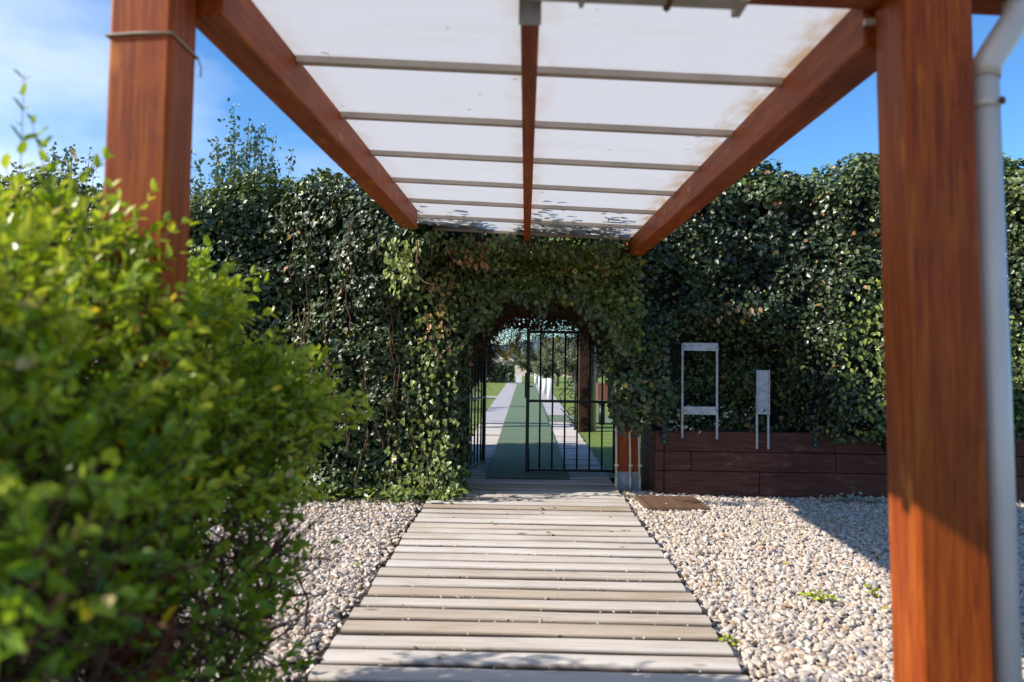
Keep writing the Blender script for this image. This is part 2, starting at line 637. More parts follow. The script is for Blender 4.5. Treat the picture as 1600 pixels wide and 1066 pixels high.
def to_pixel(P):
    """where points fall in the picture, used only to choose which leaves show largest"""
    mw = np.array(cam.matrix_world.inverted())
    q = P @ mw[:3, :3].T + mw[:3, 3]
    d = -q[:, 2]
    u = q[:, 0] / np.maximum(d, 1e-3) * 1200 + 800
    v = -q[:, 1] / np.maximum(d, 1e-3) * 1200 + 499
    return u, v, d


# ------------------------------------------------------------------ ground
def sheet(name, pts, z, mat, label=None, kind='structure', parent=None):
    b = MB()
    b.add([(x, y, z) for x, y in pts], [tuple(range(len(pts)))])
    o = b.build(name, mat, parent)
    if label:
        o['label'] = label
    if kind:
        o['kind'] = kind
    return o


def rect(x0, y0, x1, y1):
    return [(x0, y0), (x1, y0), (x1, y1), (x0, y1)]


sheet('ground', rect(-1500, -600, 1500, 2500), -0.085, M['field'], 'dry open ground reaching to the horizon')
sheet('gravel_bed', rect(-9, -4, 9, 10.0), -0.075, M['soil'], 'dark soil under the gravel')
sheet('lawn', rect(-60, 10.0, 60, 62), -0.045, M['lawn'], 'mown green lawn beyond the gate')

sheet('soil_strip', rect(-1.0, 2.2, 1.06, 18.2), -0.068, M['blackish'], 'very dark soil under the boardwalk joints')  # near-black sheet added so joints read dark; the darkness is in its colour
# boardwalk
bw = tag(empty('boardwalk', (0.04, 2.4, 0)), 'weathered grey plank boardwalk leading to the iron gate', None, None, 'structure')
PITCH = 0.214


def plank_mesh(w, xl, xr, seed, th=0.045):
    r = random.Random(seed)
    nseg = 10
    prof = [(-0.5, -th), (-0.5, -0.020), (-0.468, -0.013), (-0.40, -0.004), (-0.2, 0.0015), (0.2, 0.0015), (0.40, -0.004), (0.468, -0.013), (0.5, -0.020), (0.5, -th)]
    vs, fs = [], []
    ph = [r.uniform(0, 6.28) for _ in range(4)]
    for i in range(nseg + 1):
        t = i / nseg
        x = xl + (xr - xl) * t
        wob = 0.004 * math.sin(3 * x + ph[0]) + 0.002 * math.sin(9 * x + ph[1])
        wz = 0.0025 * math.sin(2.2 * x + ph[2])
        ww = w * (1 + 0.02 * math.sin(4 * x + ph[3]))
        for (a, z) in prof:
            vs.append((x, a * ww + wob, z + wz))
    n = len(prof)
    for i in range(nseg):
        for j in range(n - 1):
            fs.append((i * n + j, (i + 1) * n + j, (i + 1) * n + j + 1, i * n + j + 1))
        fs.append((i * n + n - 1, (i + 1) * n + n - 1, (i + 1) * n, i * n))
    fs.append(tuple(range(n)))
    fs.append(tuple(nseg * n + j for j in reversed(range(n))))
    b = MB()
    b.add(vs, fs, False)
    return b.mesh('plank')


k = 0
y = 2.42
while y < 18.0:
    gap = random.uniform(0.034, 0.050)
    jl, jr = random.uniform(-0.014, 0.014), random.uniform(-0.014, 0.014)
    far = y > 12.4
    xl = -1.03
    o = link('plank', plank_mesh(PITCH - gap, xl + jl, 1.036 + jr, k), M['plank'], bw, (0, y - 2.4, random.uniform(-0.004, 0.003)))
    o.rotation_euler = (random.uniform(-0.006, 0.006), 0, random.uniform(-0.004, 0.004))
    y += PITCH
    k += 1
for sx in (-0.8, 0.0, 0.8):
    b = MB()
    b.box((sx - 0.04, 0, -0.064), (sx + 0.04, 15.6, -0.052))
    b.build('joist', M['bark'], bw)

sheet('turf_runner', [(-0.47, 9.5), (0.57, 9.5), (0.50, 44), (-0.45, 44)], 0.014, M['turf'], 'green artificial turf runner laid along the planks')
sheet('slab_path', rect(-1.05, 18.05, -0.46, 44), -0.012, M['path'], 'pale slab path left of the turf runner')
sheet('slab_path', rect(0.52, 20.2, 1.15, 44), -0.012, M['path'], 'pale slab path right of the turf runner')
sheet('cross_path', rect(-9, 28.2, -1.06, 29.4), -0.018, M['path'], 'pale path crossing the lawn on the left')
sheet('cross_path', rect(1.16, 26.2, 12, 27.3), -0.018, M['path'], 'pale path crossing the lawn on the right')
sheet('cross_turf', rect(0.52, 18.05, 9, 20.15), -0.014, M['turf'], 'green turf strip turning off to the right')


# gravel: uncountable pebbles, instanced on a point cloud of vertices
def gravel_points():
    pts = []
    s = 0.031
    for (x0, y0, x1, y1) in ((1.075, 2.6, 6.2, 8.92), (-3.9, 2.4, -1.03, 8.75)):
        gx, gy = np.meshgrid(np.arange(x0, x1, s), np.arange(y0, y1, s))
        p = np.stack([gx.ravel(), gy.ravel(), np.zeros(gx.size)], 1)
        p[:, :2] += rng.uniform(-s * 0.55, s * 0.55, (len(p), 2))
        u, v, d = to_pixel(np.c_[p[:, :2], np.zeros(len(p))])
        p = p[(u > -60) & (u < 1680) & (v < 1130)]
        top = p[rng.random(len(p)) < 0.22].copy()
        top[:, :2] += rng.uniform(-0.02, 0.02, (len(top), 2))
        top[:, 2] += 0.014
        pts += [p, top]
    P = np.concatenate(pts)
    edge = np.minimum(np.abs(P[:, 0] - 1.075), np.abs(P[:, 0] + 1.03))
    P[:, 2] += -0.048 + 0.012 * np.sin(P[:, 0] * 2.1 + P[:, 1] * 1.3) + rng.uniform(-0.006, 0.006, len(P))
    P[:, 2] -= 0.02 * np.clip(1 - edge / 0.12, 0, 1)
    keep = (P[:, 0] > 1.085) | (P[:, 0] < -1.045)
    keep &= ~((P[:, 0] < -1.22 - 0.08 * np.sin(5 * P[:, 1])) & (P[:, 1] < 3.4 + 0.15 * np.sin(4 * P[:, 0])))
    keep &= ~((P[:, 0] < -1.50 - 0.10 * np.sin(4 * P[:, 1])) & (P[:, 1] < 4.6 + 0.25 * np.sin(4 * P[:, 0])))
    thin = (edge < 0.07) & (rng.random(len(P)) < 0.45)
    return P[keep & ~thin]


GP = gravel_points()
stray = np.c_[rng.uniform(-0.98, 1.03, 260), rng.integers(0, 28, 260) * PITCH + 2.42 + PITCH / 2 + rng.normal(0, 0.012, 260), np.full(260, -0.006)]
me = bpy.data.meshes.new('gravel')
me.vertices.add(len(GP))
me.vertices.foreach_set('co', GP.astype(np.float32).ravel())
me.update()
gravel = link('gravel', me, M['pebble'])
tag(gravel, 'cream and grey washed pebbles either side of the boardwalk', 'gravel', None, 'stuff')


def pebble_nodes(name, smin, smax):
    g = bpy.data.node_groups.new(name, 'GeometryNodeTree')
    g.interface.new_socket('Geometry', in_out='INPUT', socket_type='NodeSocketGeometry')
    g.interface.new_socket('Geometry', in_out='OUTPUT', socket_type='NodeSocketGeometry')
    N, Lk = g.nodes, g.links
    gi, go = N.new('NodeGroupInput'), N.new('NodeGroupOutput')
    jn = N.new('GeometryNodeJoinGeometry')
    for i in range(5):
        ic = N.new('GeometryNodeMeshIcoSphere')
        ic.inputs['Radius'].default_value = 1.0
        ic.inputs['Subdivisions'].default_value = 3
        nt = N.new('ShaderNodeTexNoise')
        nt.noise_dimensions = '4D'
        nt.inputs['W'].default_value = i * 3.7
        nt.inputs['Scale'].default_value = 0.75
        nt.inputs['Detail'].default_value = 1.0
        sb = N.new('ShaderNodeVectorMath')
        sb.operation = 'SUBTRACT'
        sb.inputs[1].default_value = (0.5, 0.5, 0.5)
        Lk.new(nt.outputs['Color'], sb.inputs[0])
        ml = N.new('ShaderNodeVectorMath')
        ml.operation = 'MULTIPLY'
        ml.inputs[1].default_value = (1.5, 1.5, 1.0)
        Lk.new(sb.outputs[0], ml.inputs[0])
        spn = N.new('GeometryNodeSetPosition')
        Lk.new(ic.outputs['Mesh'], spn.inputs['Geometry'])
        Lk.new(ml.outputs[0], spn.inputs['Offset'])
        sm = N.new('GeometryNodeSetMaterial')
        sm.inputs['Material'].default_value = M['pebble']
        Lk.new(spn.outputs[0], sm.inputs['Geometry'])
        ti = N.new('GeometryNodeGeometryToInstance')
        Lk.new(sm.outputs[0], ti.inputs[0])
        Lk.new(ti.outputs[0], jn.inputs[0])
    mp_ = N.new('GeometryNodeMeshToPoints')
    Lk.new(gi.outputs[0], mp_.inputs[0])
    ip = N.new('GeometryNodeInstanceOnPoints')
    ip.inputs['Pick Instance'].default_value = True
    Lk.new(mp_.outputs[0], ip.inputs['Points'])
    Lk.new(jn.outputs[0], ip.inputs['Instance'])
    ri = N.new('FunctionNodeRandomValue')
    ri.data_type = 'INT'
    for s in ri.inputs:
        if s.name == 'Max' and s.type == 'INT':
            s.default_value = 4
        if s.name == 'Min' and s.type == 'INT':
            s.default_value = 0
    Lk.new([s for s in ri.outputs if s.type == 'INT'][0], ip.inputs['Instance Index'])

    def rv(lo, hi, seed):
        r = N.new('FunctionNodeRandomValue')
        r.data_type = 'FLOAT_VECTOR'
        r.inputs[0].default_value = lo
        r.inputs[1].default_value = hi
        r.inputs['Seed'].default_value = seed
        return r.outputs[0]
    Lk.new(rv((-0.5, -0.5, 0), (0.5, 0.5, 6.283), 3), ip.inputs['Rotation'])
    Lk.new(rv((smin * 1.0, smin * 0.8, smin * 0.6), (smax * 1.25, smax, smax * 0.75), 5), ip.inputs['Scale'])
    Lk.new(ip.outputs[0], go.inputs[0])
    return g


md = gravel.modifiers.new('pebbles', 'NODES')
md.node_group = pebble_nodes('pebbles', 0.0095, 0.0250)
me = bpy.data.meshes.new('grit')
me.vertices.add(len(stray))
me.vertices.foreach_set('co', stray.astype(np.float32).ravel())
me.update()
grit = link('grit', me, M['pebble'])
tag(grit, 'small pale stones caught in the plank joints', 'gravel', None, 'stuff')
md = grit.modifiers.new('pebbles', 'NODES')
md.node_group = pebble_nodes('grit', 0.003, 0.0085)


# ------------------------------------------------------------------ pergola
def zroof(x, y):
    return 2.765 - 0.040 * x + 0.012 * (y - 4.0)


pg = tag(empty('pergola', (0, 2.36, 0)), 'red brown timber pergola with translucent white panel roof over the boardwalk', 'pergola')
PO = Vector((0, 2.36, 0))


def pgbox(name, a, b, mat, bev=0.011, parent=pg, shear=None):
    c = Vector([(p + q) / 2 for p, q in zip(a, b)])
    s = [abs(q - p) for p, q in zip(a, b)]
    return bevel_box(name, s, mat, parent, c - PO if parent is pg else c, bev, 2, shear)


# front posts
pgbox('post', (-1.282, 2.27, -0.06), (-1.09, 2.45, 2.72), M['stain_z'])
pgbox('post', (1.115, 2.27, -0.06), (1.325, 2.46, 2.69), M['stain_z'], 0.012, pg, lambda c: (0.018 * (1.2 - c.z), 0, 0))
pgbox('beam_hanger', (1.079, 2.442, 2.585), (1.16, 2.462, 2.605), M['alu'], 0.002)
# far right post with its grey shoe, far left post inside the ivy
fp = pgbox('post', (1.10, 9.10, 0.17), (1.34, 9.30, 2.62), M['stain_z'])
pgbox('post_shoe', (1.094, 9.094, -0.07), (1.346, 9.306, 0.172), M['greybase'], 0.004).parent = pg
pgbox('post', (-1.30, 9.10, -0.06), (-1.08, 9.30, 2.66), M['stain_z'])


# side beams rise a little towards the hedge
def beam(x0, x1, zb, zt, y0, y1, name='beam'):
    return pgbox(name, (x0, y0, zb), (x1, y1, zt), M['stain_y'], 0.01, pg, lambda c: (0, 0, 0.012 * c.y))


def zc(x, ya, yb):
    return zroof(x, (ya + yb) / 2)


ZL, ZR = zc(-1.08, 2.46, 7.0), zc(1.15, 2.47, 9.25)
beam(-1.145, -1.012, ZL - 0.185, ZL - 0.006, 2.456, 7.0)
beam(1.085, 1.225, ZR - 0.185, ZR - 0.006, 2.466, 9.28)
# middle rafter
ZM = zc(0, 2.47, 8.2)
beam(-0.032, 0.032, ZM - 0.125, ZM - 0.022, 2.50, 8.25, 'rafter')
pgbox('rafter_hanger', (-0.037, 2.462, zroof(0, 2.48) - 0.148), (0.037, 2.50, zroof(0, 2.48) - 0.022), M['zinc'], 0.002)
# front cross beam
pgbox('cross_beam', (-1.40, 2.28, 2.668), (1.52, 2.44, 2.748), M['stain_x'], 0.008, pg, lambda c: (0, 0, -0.04 * c.x))

# roof panels and glazing bars
bars = [0.88 + 0.8 * i for i in range(10)]  # bays nearest the camera lie out of view, added to shade the right post
for i in range(9):
    ya, yb = bars[i], bars[i + 1]
    for side in (-1, 1):
        x0, x1 = (-1.30, 0.0) if side < 0 else (0.0, 1.36)
        nx, ny = 10, 14
        vs, fs, ed = [], [], []
        for a in range(nx + 1):
            for b_ in range(ny + 1):
                x = x0 + (x1 - x0) * a / nx
                yy = ya + (yb - ya) * b_ / ny
                vs.append((x, yy - PO.y, zroof(x, yy) + 0.004 * math.sin(math.pi * b_ / ny)))
                ed.append(max(0.0, 1 - abs(abs(x) - (1.01 if side < 0 else 1.085)) / 0.05, 0.55 * (1 - abs(x) / 0.09), 0.5 if b_ in (0, ny) else 0.22 if b_ == 1 else 0.0))
        for a in range(nx):
            for b_ in range(ny):
                q = a * (ny + 1) + b_
                fs.append((q, q + ny + 1, q + ny + 2, q + 1))
        b = MB()
        b.add(vs, fs, True)
        o = b.build('roof_panel', M['poly'], pg)
        att = o.data.attributes.new('edge', 'FLOAT', 'POINT')
        att.data.foreach_set('value', ed)
for yb in bars:
    b = MB()
    vs = []
    for x in (-1.30, 1.36):
        for dy, dz in ((-0.024, -0.030), (0.024, -0.030), (0.024, -0.0015), (-0.024, -0.0015)):
            vs.append((x, yb + dy - PO.y, zroof(x, yb + dy) + dz))
    b.add(vs, [(0, 3, 2, 1), (4, 5, 6, 7), (0, 1, 5, 4), (1, 2, 6, 5), (2, 3, 7, 6), (3, 0, 4, 7)])
    b.build('glazing_bar', M['alu'], pg)

# gutter at the front edge
gy, gz = 2.19, 2.541
b = MB()
prof = [(math.cos(a) * 0.05, math.sin(a) * 0.05) for a in [math.pi + math.pi * i / 10 for i in range(11)]]
vs, fs = [], []
for x in (-0.02, 0.595):
    for (py, pz) in prof:
        vs.append((x, gy + py - PO.y, gz + pz + 0.05 - 0.040 * x))
    for (py, pz) in reversed(prof):
        vs.append((x, gy + py * 0.93 - PO.y, gz + pz * 0.93 + 0.05 - 0.040 * x))
n = 22
for j in range(n):
    fs.append((j, (j + 1) % n, n + (j + 1) % n, n + j))
fs += [tuple(reversed(range(n))), tuple(range(n, 2 * n))]
b.add(vs, fs, False)
gut = b.build('gutter', M['gutter'], pg)
b = MB()
b.box((0.597, gy - 0.056 - PO.y, gz - 0.026), (0.622, gy + 0.056 - PO.y, gz + 0.045))
b.build('end_cap', M['gutter'], gut)
for x in (0.40, 0.15):
    b = MB()
    b.tube([(x, gy - PO.y + 0.057 * math.cos(a), gz + 0.05 - 0.040 * x + 0.057 * math.sin(a)) for a in [math.pi + math.pi * i / 8 for i in range(9)]]
           + [(x, gy - PO.y + 0.057, gz + 0.12)], 0.008, 6)
    b.build('bracket', M['rustscrew'] if x > 0.3 else M['gutter'], gut)

# downpipe on the right post
px_, py_ = 1.392, 2.335
b = MB()
b.tube([(px_ + 0.050, py_ - PO.y, -0.05), (px_, py_ - PO.y, 2.395)], 0.039, 24)
dp = b.build('downpipe', M['pipe'], pg)
b = MB()
b.tube([(px_, py_ - PO.y, 2.37), (px_ + 0.005, py_ - PO.y, 2.41), (px_ + 0.03, py_ - PO.y, 2.45), (px_ + 0.075, py_ - PO.y, 2.52), (px_ + 0.10, py_ - PO.y, 2.56),
        (px_ + 0.105, py_ - PO.y, 2.62)], [0.0435, 0.0435, 0.043, 0.043, 0.0435, 0.0435], 24)
b.build('elbow', M['pipe'], dp)
b = MB()
b.tube([(px_, py_ - PO.y, 2.275), (px_, py_ - PO.y, 2.30)], 0.0425, 24)
cl = b.build('clamp', M['pipe'], dp)
b = MB()
b.tube([(px_ + 0.018, py_ - PO.y - 0.055, 2.288), (px_ + 0.036, py_ - PO.y - 0.03, 2.288)], 0.0085, 8)
b.build('screw', M['rustscrew'], dp)

# cord round the left post
b = MB()
zc_ = 2.462
e = 0.004
b.tube([(-1.286, 2.266, zc_ - 0.004), (-1.19, 2.2655, zc_ + 0.003), (-1.086, 2.266, zc_ + 0.005), (-1.0855, 2.36, zc_ + 0.002), (-1.086, 2.454, zc_), (-1.19, 2.4545, zc_),
        (-1.286, 2.454, zc_ - 0.002), (-1.2865, 2.36, zc_ - 0.003), (-1.286, 2.266, zc_ - 0.004)], 0.0045, 8, False)
b.tube([(-1.086, 2.452, zc_), (-1.077, 2.46, zc_ - 0.03), (-1.08, 2.462, zc_ - 0.06)], 0.0025, 6)
tag(b.build('cord', M['cord']), 'thin grey cord tied round the top of the left pergola post', 'cord')


# ------------------------------------------------------------------ planter
PY = 8.80
pl = tag(empty('raised_planter', (1.5, PY, 0)), 'long raised planter of dark brown timber sleepers below the right hedge', 'planter')


def sleeper(x0, x1, z0, z1, y0=PY, y1=PY + 0.10, mat=None):
    return bevel_box('sleeper', (x1 - x0 - 0.006, y1 - y0, z1 - z0 - 0.006), mat or M['sleeper'], pl,
                     ((x0 + x1) / 2 - 1.5, (y0 + y1) / 2 - PY + random.uniform(-0.006, 0.006), (z0 + z1) / 2), 0.008)


RZ = [-0.07, 0.235, 0.455, 0.685]
for row, xs in enumerate(((1.585, 2.66, 4.9, 7.0), (1.585, 1.89, 3.52, 5.6, 7.0), (1.585, 3.50, 5.1, 7.0))):
    for a, c in zip(xs[:-1], xs[1:]):
        dz = -0.02 if (row == 2 and a > 3.4) else 0
        sleeper(a, c, RZ[row], RZ[row + 1] + dz)
for row in range(3):
    o = bevel_box('sleeper', (0.095, 1.15, RZ[row + 1] - RZ[row] - 0.006), M['sleeper'], pl, (0.033, 0.575 - 0.005, (RZ[row] + RZ[row + 1]) / 2), 0.008)
b = MB()
b.box((0.09, 0.11, 0.0), (5.5, 1.1, 0.655))
b.build('soil', M['soil'], pl)
for x, z0, z1 in ((0.085, 0.53, 1.0), (1.78, 0.52, 0.80)):
    b = MB()
    b.box((x - 0.028, -0.022, z0), (x + 0.028, -0.010, z1))
    br = b.build('bracket', M['bluesteel'], pl)
    for zz in (z0 + 0.03, z0 + 0.10):
        b = MB()
        b.tube([(x, -0.027, zz), (x, -0.0215, zz)], 0.006, 8)
        b.build('bolt', M['zinc'], br)


# sign frame and narrow bracket standing in front of the planter
def leg(x, z0, z1, y, parent, mat, r=0.011, off=(0, 0, 0)):
    b = MB()
    b.box((x - r - off[0], y - r * 0.8 - off[1], z0), (x + r - off[0], y + r * 0.8 - off[1], z1))
    return b.build('leg', mat, parent)


sf = tag(empty('sign_holder', (1.975, 8.76, 0.6)), 'empty pale metal sign frame of two legs and two plates above the planter', 'sign frame')
leg(-0.195, 0.01, 1.08, 0.0, sf, M['whiteplate'])
leg(0.195, -0.0, 1.07, 0.0, sf, M['whiteplate'])
for z0, z1 in ((0.995, 1.085), (0.275, 0.365)):
    b = MB()
    b.box((-0.185, -0.018, z0), (0.205, -0.0115, z1))
    b.box((-0.185, -0.0115, z1 - 0.004), (0.205, 0.03, z1))
    p = b.build('plate', M['whiteplate'], sf)
    for x in (-0.165, 0.185):
        b = MB()
        b.tube([(x, -0.023, (z0 + z1) / 2), (x, -0.0175, (z0 + z1) / 2)], 0.008, 8)
        b.build('bolt', M['rustscrew'], p)
nb = tag(empty('bracket_plate', (2.68, 8.76, 0.5)), 'narrow pale grey metal plate on two short legs above the planter', 'bracket')
leg(-0.062, 0.0, 0.60, 0.0, nb, M['whiteplate'], 0.0105)
leg(0.066, -0.0, 0.60, 0.0, nb, M['whiteplate'], 0.0105)
b = MB()
b.box((-0.058, -0.02, 0.39), (0.062, -0.0095, 0.885))
p = b.build('panel', M['whiteplate'], nb)
for x in (-0.066, 0.070):
    b = MB()
    b.box((x - 0.006, -0.034, 0.385), (x + 0.006, -0.0092, 0.89))
    b.build('rim', M['whiteplate'], p)
b = MB()
b.tube([(0.005, -0.022, 0.42), (0.008, -0.05, 0.425), (0.012, -0.055, 0.45)], 0.006, 6)
b.build('hook', M['iron'], p)

# conduits by the far right post
for i, (x0, x1, zt) in enumerate(((1.075, 1.068, 0.92), (1.24, 1.225, 0.86), (1.352, 1.325, 0.84))):
    b = MB()
    b.tube([(x0, 9.06 + 0.004 * i, -0.06), (0.5 * (x0 + x1) + 0.003, 9.062, 0.4), (x1, 9.066, zt)], 0.0135, 10)
    b.tube([(x0, 9.06 + 0.004 * i, -0.06), (x0, 9.06 + 0.004 * i, 0.12)], 0.0165, 10)
    o = b.build('conduit', M['cane'])
    tag(o, ('cream conduit pipe left of the far right post', 'cream conduit pipe running up the front of the far right post',
            'thin leaning cream conduit pipe right of the far right post')[i], 'pipe', 'cream conduits by the far post')
    for zz in (0.25, 0.66):
        b = MB()
        xx = x0 + (x1 - x0) * zz
        b.box((xx - 0.02, 9.045, zz - 0.012), (xx + 0.026, 9.078, zz + 0.012))
        b.build('clip', M['cane'], o)

# mat on the gravel
mt = tag(empty('door_mat', (1.55, 8.2, -0.02), 0.04), 'brown ribbed mat lying on the gravel beside the boardwalk', 'mat')
bevel_box('mat_base', (0.66, 0.66, 0.022), M['mat'], mt, (0, 0, 0), 0.005)
for i in range(16):
    bevel_box('rib', (0.645, 0.022, 0.012), M['mat'], mt, (0, -0.31 + i * 0.0413, 0.0155), 0.004, 1)


# ------------------------------------------------------------------ gate
GY = 10.0


def gate_leaf(name, label, origin, rz, width, nb_, stile_first=True):
    g = tag(empty(name, origin, rz), label, 'gate', 'leaves of the iron gate')
    for i in range(nb_ + 1):
        x = width * i / nb_
        edge_ = i in (0, nb_)
        r = 0.022 if edge_ else 0.0115
        b = MB()
        if edge_:
            b.box((x - r, -r, 0.02), (x + r, r, 1.86))
        else:
            b.tube([(x, 0, 0.04), (x, 0, 1.83)], r, 8)
        b.build('stile' if edge_ else 'bar', M['iron'], g)
    for z in (0.045, 0.93, 1.825):
        b = MB()
        b.box((0.022, -0.017, z - 0.017), (width - 0.022, 0.017, z + 0.017))
        b.build('rail', M['iron'], g)
    return g


gr = gate_leaf('iron_gate', 'closed black iron gate leaf with lock box right of the turf', (1.16, GY, 0), math.pi, 1.125, 7)
b = MB()
b.box((1.10, -0.03, 0.97), (1.165, 0.03, 1.29))
lb = b.build('lock_box', M['iron'], gr)
b = MB()
b.tube([(1.13, 0.035, 1.12), (1.13, 0.08, 1.12), (1.06, 0.085, 1.12)], 0.008, 8)
b.build('handle', M['iron'], lb)
b = MB()
b.tube([(1.10, 0.03, -0.0), (1.10, 0.03, 0.32)], 0.007, 8)
b.build('drop_bolt', M['iron'], gr)
gl = gate_leaf('iron_gate', 'open black iron gate leaf against the ivy left of the turf', (-0.735, GY, 0), math.radians(78), 0.80, 5)
for x, lab in ((1.21, 'black iron post hinging the closed gate leaf'), (-0.79, 'black iron post hinging the open gate leaf')):
    b = MB()
    b.box((x - 0.025, GY - 0.025, -0.07), (x + 0.025, GY + 0.025, 2.0))
    tag(b.build('gate_post', M['iron']), lab, 'gate post', 'iron gate posts')


# ------------------------------------------------------------------ hedges
bumpA, bumpB, bumpC = sines(3, 14, 1.2, 5.0), sines(4, 14, 4.0, 13.0), sines(5, 12, 0.8, 3.0)
clump = sines(8, 16, 1.5, 7.0)


def hedge(name, label, sample, n, size, kind, mat, picks, core=None, shade=0.0, group=None, tint_fn=None):
    """sample(n) -> points, outward normals"""
    h = tag(empty(name, (0, 0, 0)), label, 'hedge', group)
    P, N = sample(n)
    gapn = sines(77, 14, 7.0, 20.0)(P)
    kk = rng.random(len(P)) > np.clip((gapn - 0.16) * 1.9, 0, 0.80)
    P, N = P[kk], N[kk]
    inset = rng.random(len(P)) ** 1.5 * 0.22
    P = P - N * inset[:, None] + N * (0.07 * bumpB(P * 1.6))[:, None]
    R = rng.normal(size=P.shape)
    Nn = unit(N + 0.62 * R + np.array([-0.45, 0, 0.45]))
    T = np.cross(Nn, rng.normal(size=P.shape))
    T = unit(T) + np.array([0, 0, -0.75]) + 0.3 * N
    T = T - Nn * np.sum(T * Nn, axis=1, keepdims=True)
    L = size * rng.uniform(0.5, 1.15, len(P)) * (1 + 0.25 * bumpC(P * 2.0))
    W = L * rng.uniform(0.75, 1.05, len(P))
    c = clump(P)
    tint = 0.30 + 0.20 * c + rng.normal(0, 0.13, len(P))
    if tint_fn is not None:
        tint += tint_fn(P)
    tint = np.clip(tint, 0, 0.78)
    br = rng.random(len(P)) < 0.012 + 0.06 * np.clip(bumpC(P * 1.7) - 0.45, 0, 1)
    tint[br] = rng.uniform(0.88, 1.0, br.sum())
    ye = rng.random(len(P)) < 0.006
    tint[ye] = rng.uniform(0.80, 0.88, ye.sum())
    pick = None
    if picks:
        u, v, d = to_pixel(P)
        score = L / d * (inset < 0.03) * (u > 300) * (u < 1600) * (v > 150) * (v < 800)
        cand = np.argsort(-score)[:picks * 4]
        pick = rng.choice(cand, picks, replace=False)
    leaf_mass('foliage', P, T, Nn, L, W, tint, kind, mat, h, pick)
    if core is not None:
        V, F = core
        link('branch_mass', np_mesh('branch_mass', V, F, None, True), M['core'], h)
    return h


def surf_sampler(yf, x0, x1, zlo, zhi, mask=None, sgn=-1.0):
    """front surface y = yf(x, z)"""
    def s(n):
        x = rng.uniform(x0, x1, n)
        zl, zh = zlo(x), zhi(x)
        z = zl + (zh - zl) * rng.random(n)
        if mask is not None:
            k_ = mask(x, z)
            x, z = x[k_], z[k_]
        yv = yf(x, z)
        e_ = 0.03
        dx = (yf(x + e_, z) - yf(x - e_, z)) / (2 * e_)
        dz = (yf(x, z + e_) - yf(x, z - e_)) / (2 * e_)
        N = unit(np.stack([-dx, np.ones_like(dx), -dz], 1) * sgn)
        return np.stack([x, yv, z], 1), N
    return s


def grid_core(yf, x0, x1, zlo, zhi, back, nx=90, nz=50, inset=0.22, mask=None):
    xs = np.linspace(x0, x1, nx)
    V = []
    for i, x in enumerate(xs):
        xa = np.full(nz, x)
        z = zlo(xa) + (zhi(xa) - zlo(xa)) * np.linspace(0, 1, nz)
        V.append(np.stack([xa, yf(xa, z) + inset, z - 0.22 * np.linspace(0, 1, nz) ** 4], 1))
    V = np.array(V)
    B = V.copy()
    B[:, :, 1] = back
    nv = nx * nz
    A = np.concatenate([V.reshape(-1, 3), B.reshape(-1, 3)])
    F = []
    for i in range(nx - 1):
        for j in range(nz - 1):
            a = i * nz + j
            F.append((a, a + nz, a + nz + 1, a + 1))
            F.append((nv + a, nv + a + 1, nv + a + nz + 1, nv + a + nz))
        a = i * nz + nz - 1
        F.append((a, a + nz, nv + a + nz, nv + a))
        a = i * nz
        F.append((a, nv + a, nv + a + nz, a + nz))
    for j in range(nz - 1):
        a = j
        F.append((a, a + 1, nv + a + 1, nv + a))
        a = (nx - 1) * nz + j
        F.append((a, nv + a, nv + a + 1, a + 1))
    return A, np.array(F)


def P3(x, y, z):
    return np.stack([x, y, z], 1)


def concat(*ss):
    tot = sum(w for w, _ in ss)

    def s(n):
        out = [f(int(n * w / tot)) for w, f in ss]
        return np.concatenate([o[0] for o in out]), np.concatenate([o[1] for o in out])
    return s


# left hedge
def ltop(x):
    return 3.48 + 0.10 * np.sin(1.9 * x + 0.5) + 0.06 * np.sin(5.1 * x)


def lyf(x, z):
    zt = ltop(x)
    q = P3(x, np.zeros_like(x), z)
    r = np.clip((z - (zt - 0.5)) / 0.5, 0, 1)
    foot = np.clip((0.35 - z) / 0.35, 0, 1)
    bul = np.clip((z - 1.9) / 0.6, 0, 1) * np.clip((x + 2.2) / 0.9, 0, 1) * 0.55
    rc = np.clip((x + 1.0) / 0.4, 0, 1)
    return 8.30 + 0.20 * bumpA(q) + 0.09 * bumpB(q) + 0.35 * r ** 2 - 0.20 * foot - bul + 0.30 * rc ** 2


def lzero(x):
    return np.full_like(x, -0.05)


def top_sampler(x0, x1, y0, y1, zt):
    def s(n):
        x, y_ = rng.uniform(x0, x1, n), rng.uniform(y0, y1, n)
        z = zt(x) + 0.12 * bumpB(P3(x, y_, x * 0)) - 0.05
        return P3(x, y_, z), np.tile(np.array([[0.0, -0.25, 1.0]]), (n, 1))
    return s


def lside(n):
    yy, z = rng.uniform(8.55, 11.9, n), rng.uniform(-0.05, 2.35, n)
    lw = np.clip((z - 0.7) / 0.6, 0, 1)
    x = np.where(yy < 10.0, -0.68 - 0.10 * (yy - 8.5) - 0.25 * (1 - lw) * np.clip(yy - 9.0, 0, 1), -0.83 + 0.19 * (yy - 10.0) * lw - 0.25 * (1 - lw))
    x = x + 0.05 * bumpB(P3(x * 0, yy, z)) + 0.30 * np.clip((z - 1.55) / 0.7, 0, 1) ** 2
    return P3(x, yy, z), np.tile(np.array([[1.0, -0.15, -0.1]]), (n, 1))


def lmask(x, z):
    return ~((x > -0.95) & (z > 2.35))


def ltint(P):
    return 0.20 * np.clip((P[:, 2] - 3.05) / 0.35, 0, 1) + 0.13 * np.clip(1 - np.abs(P[:, 0] + 1.0) / 0.6, 0, 1) * (P[:, 2] < 2.3) + 0.1 * (P[:, 2] < 0.25)  # sunlit crown put into the tint; growth near the opening is lighter too


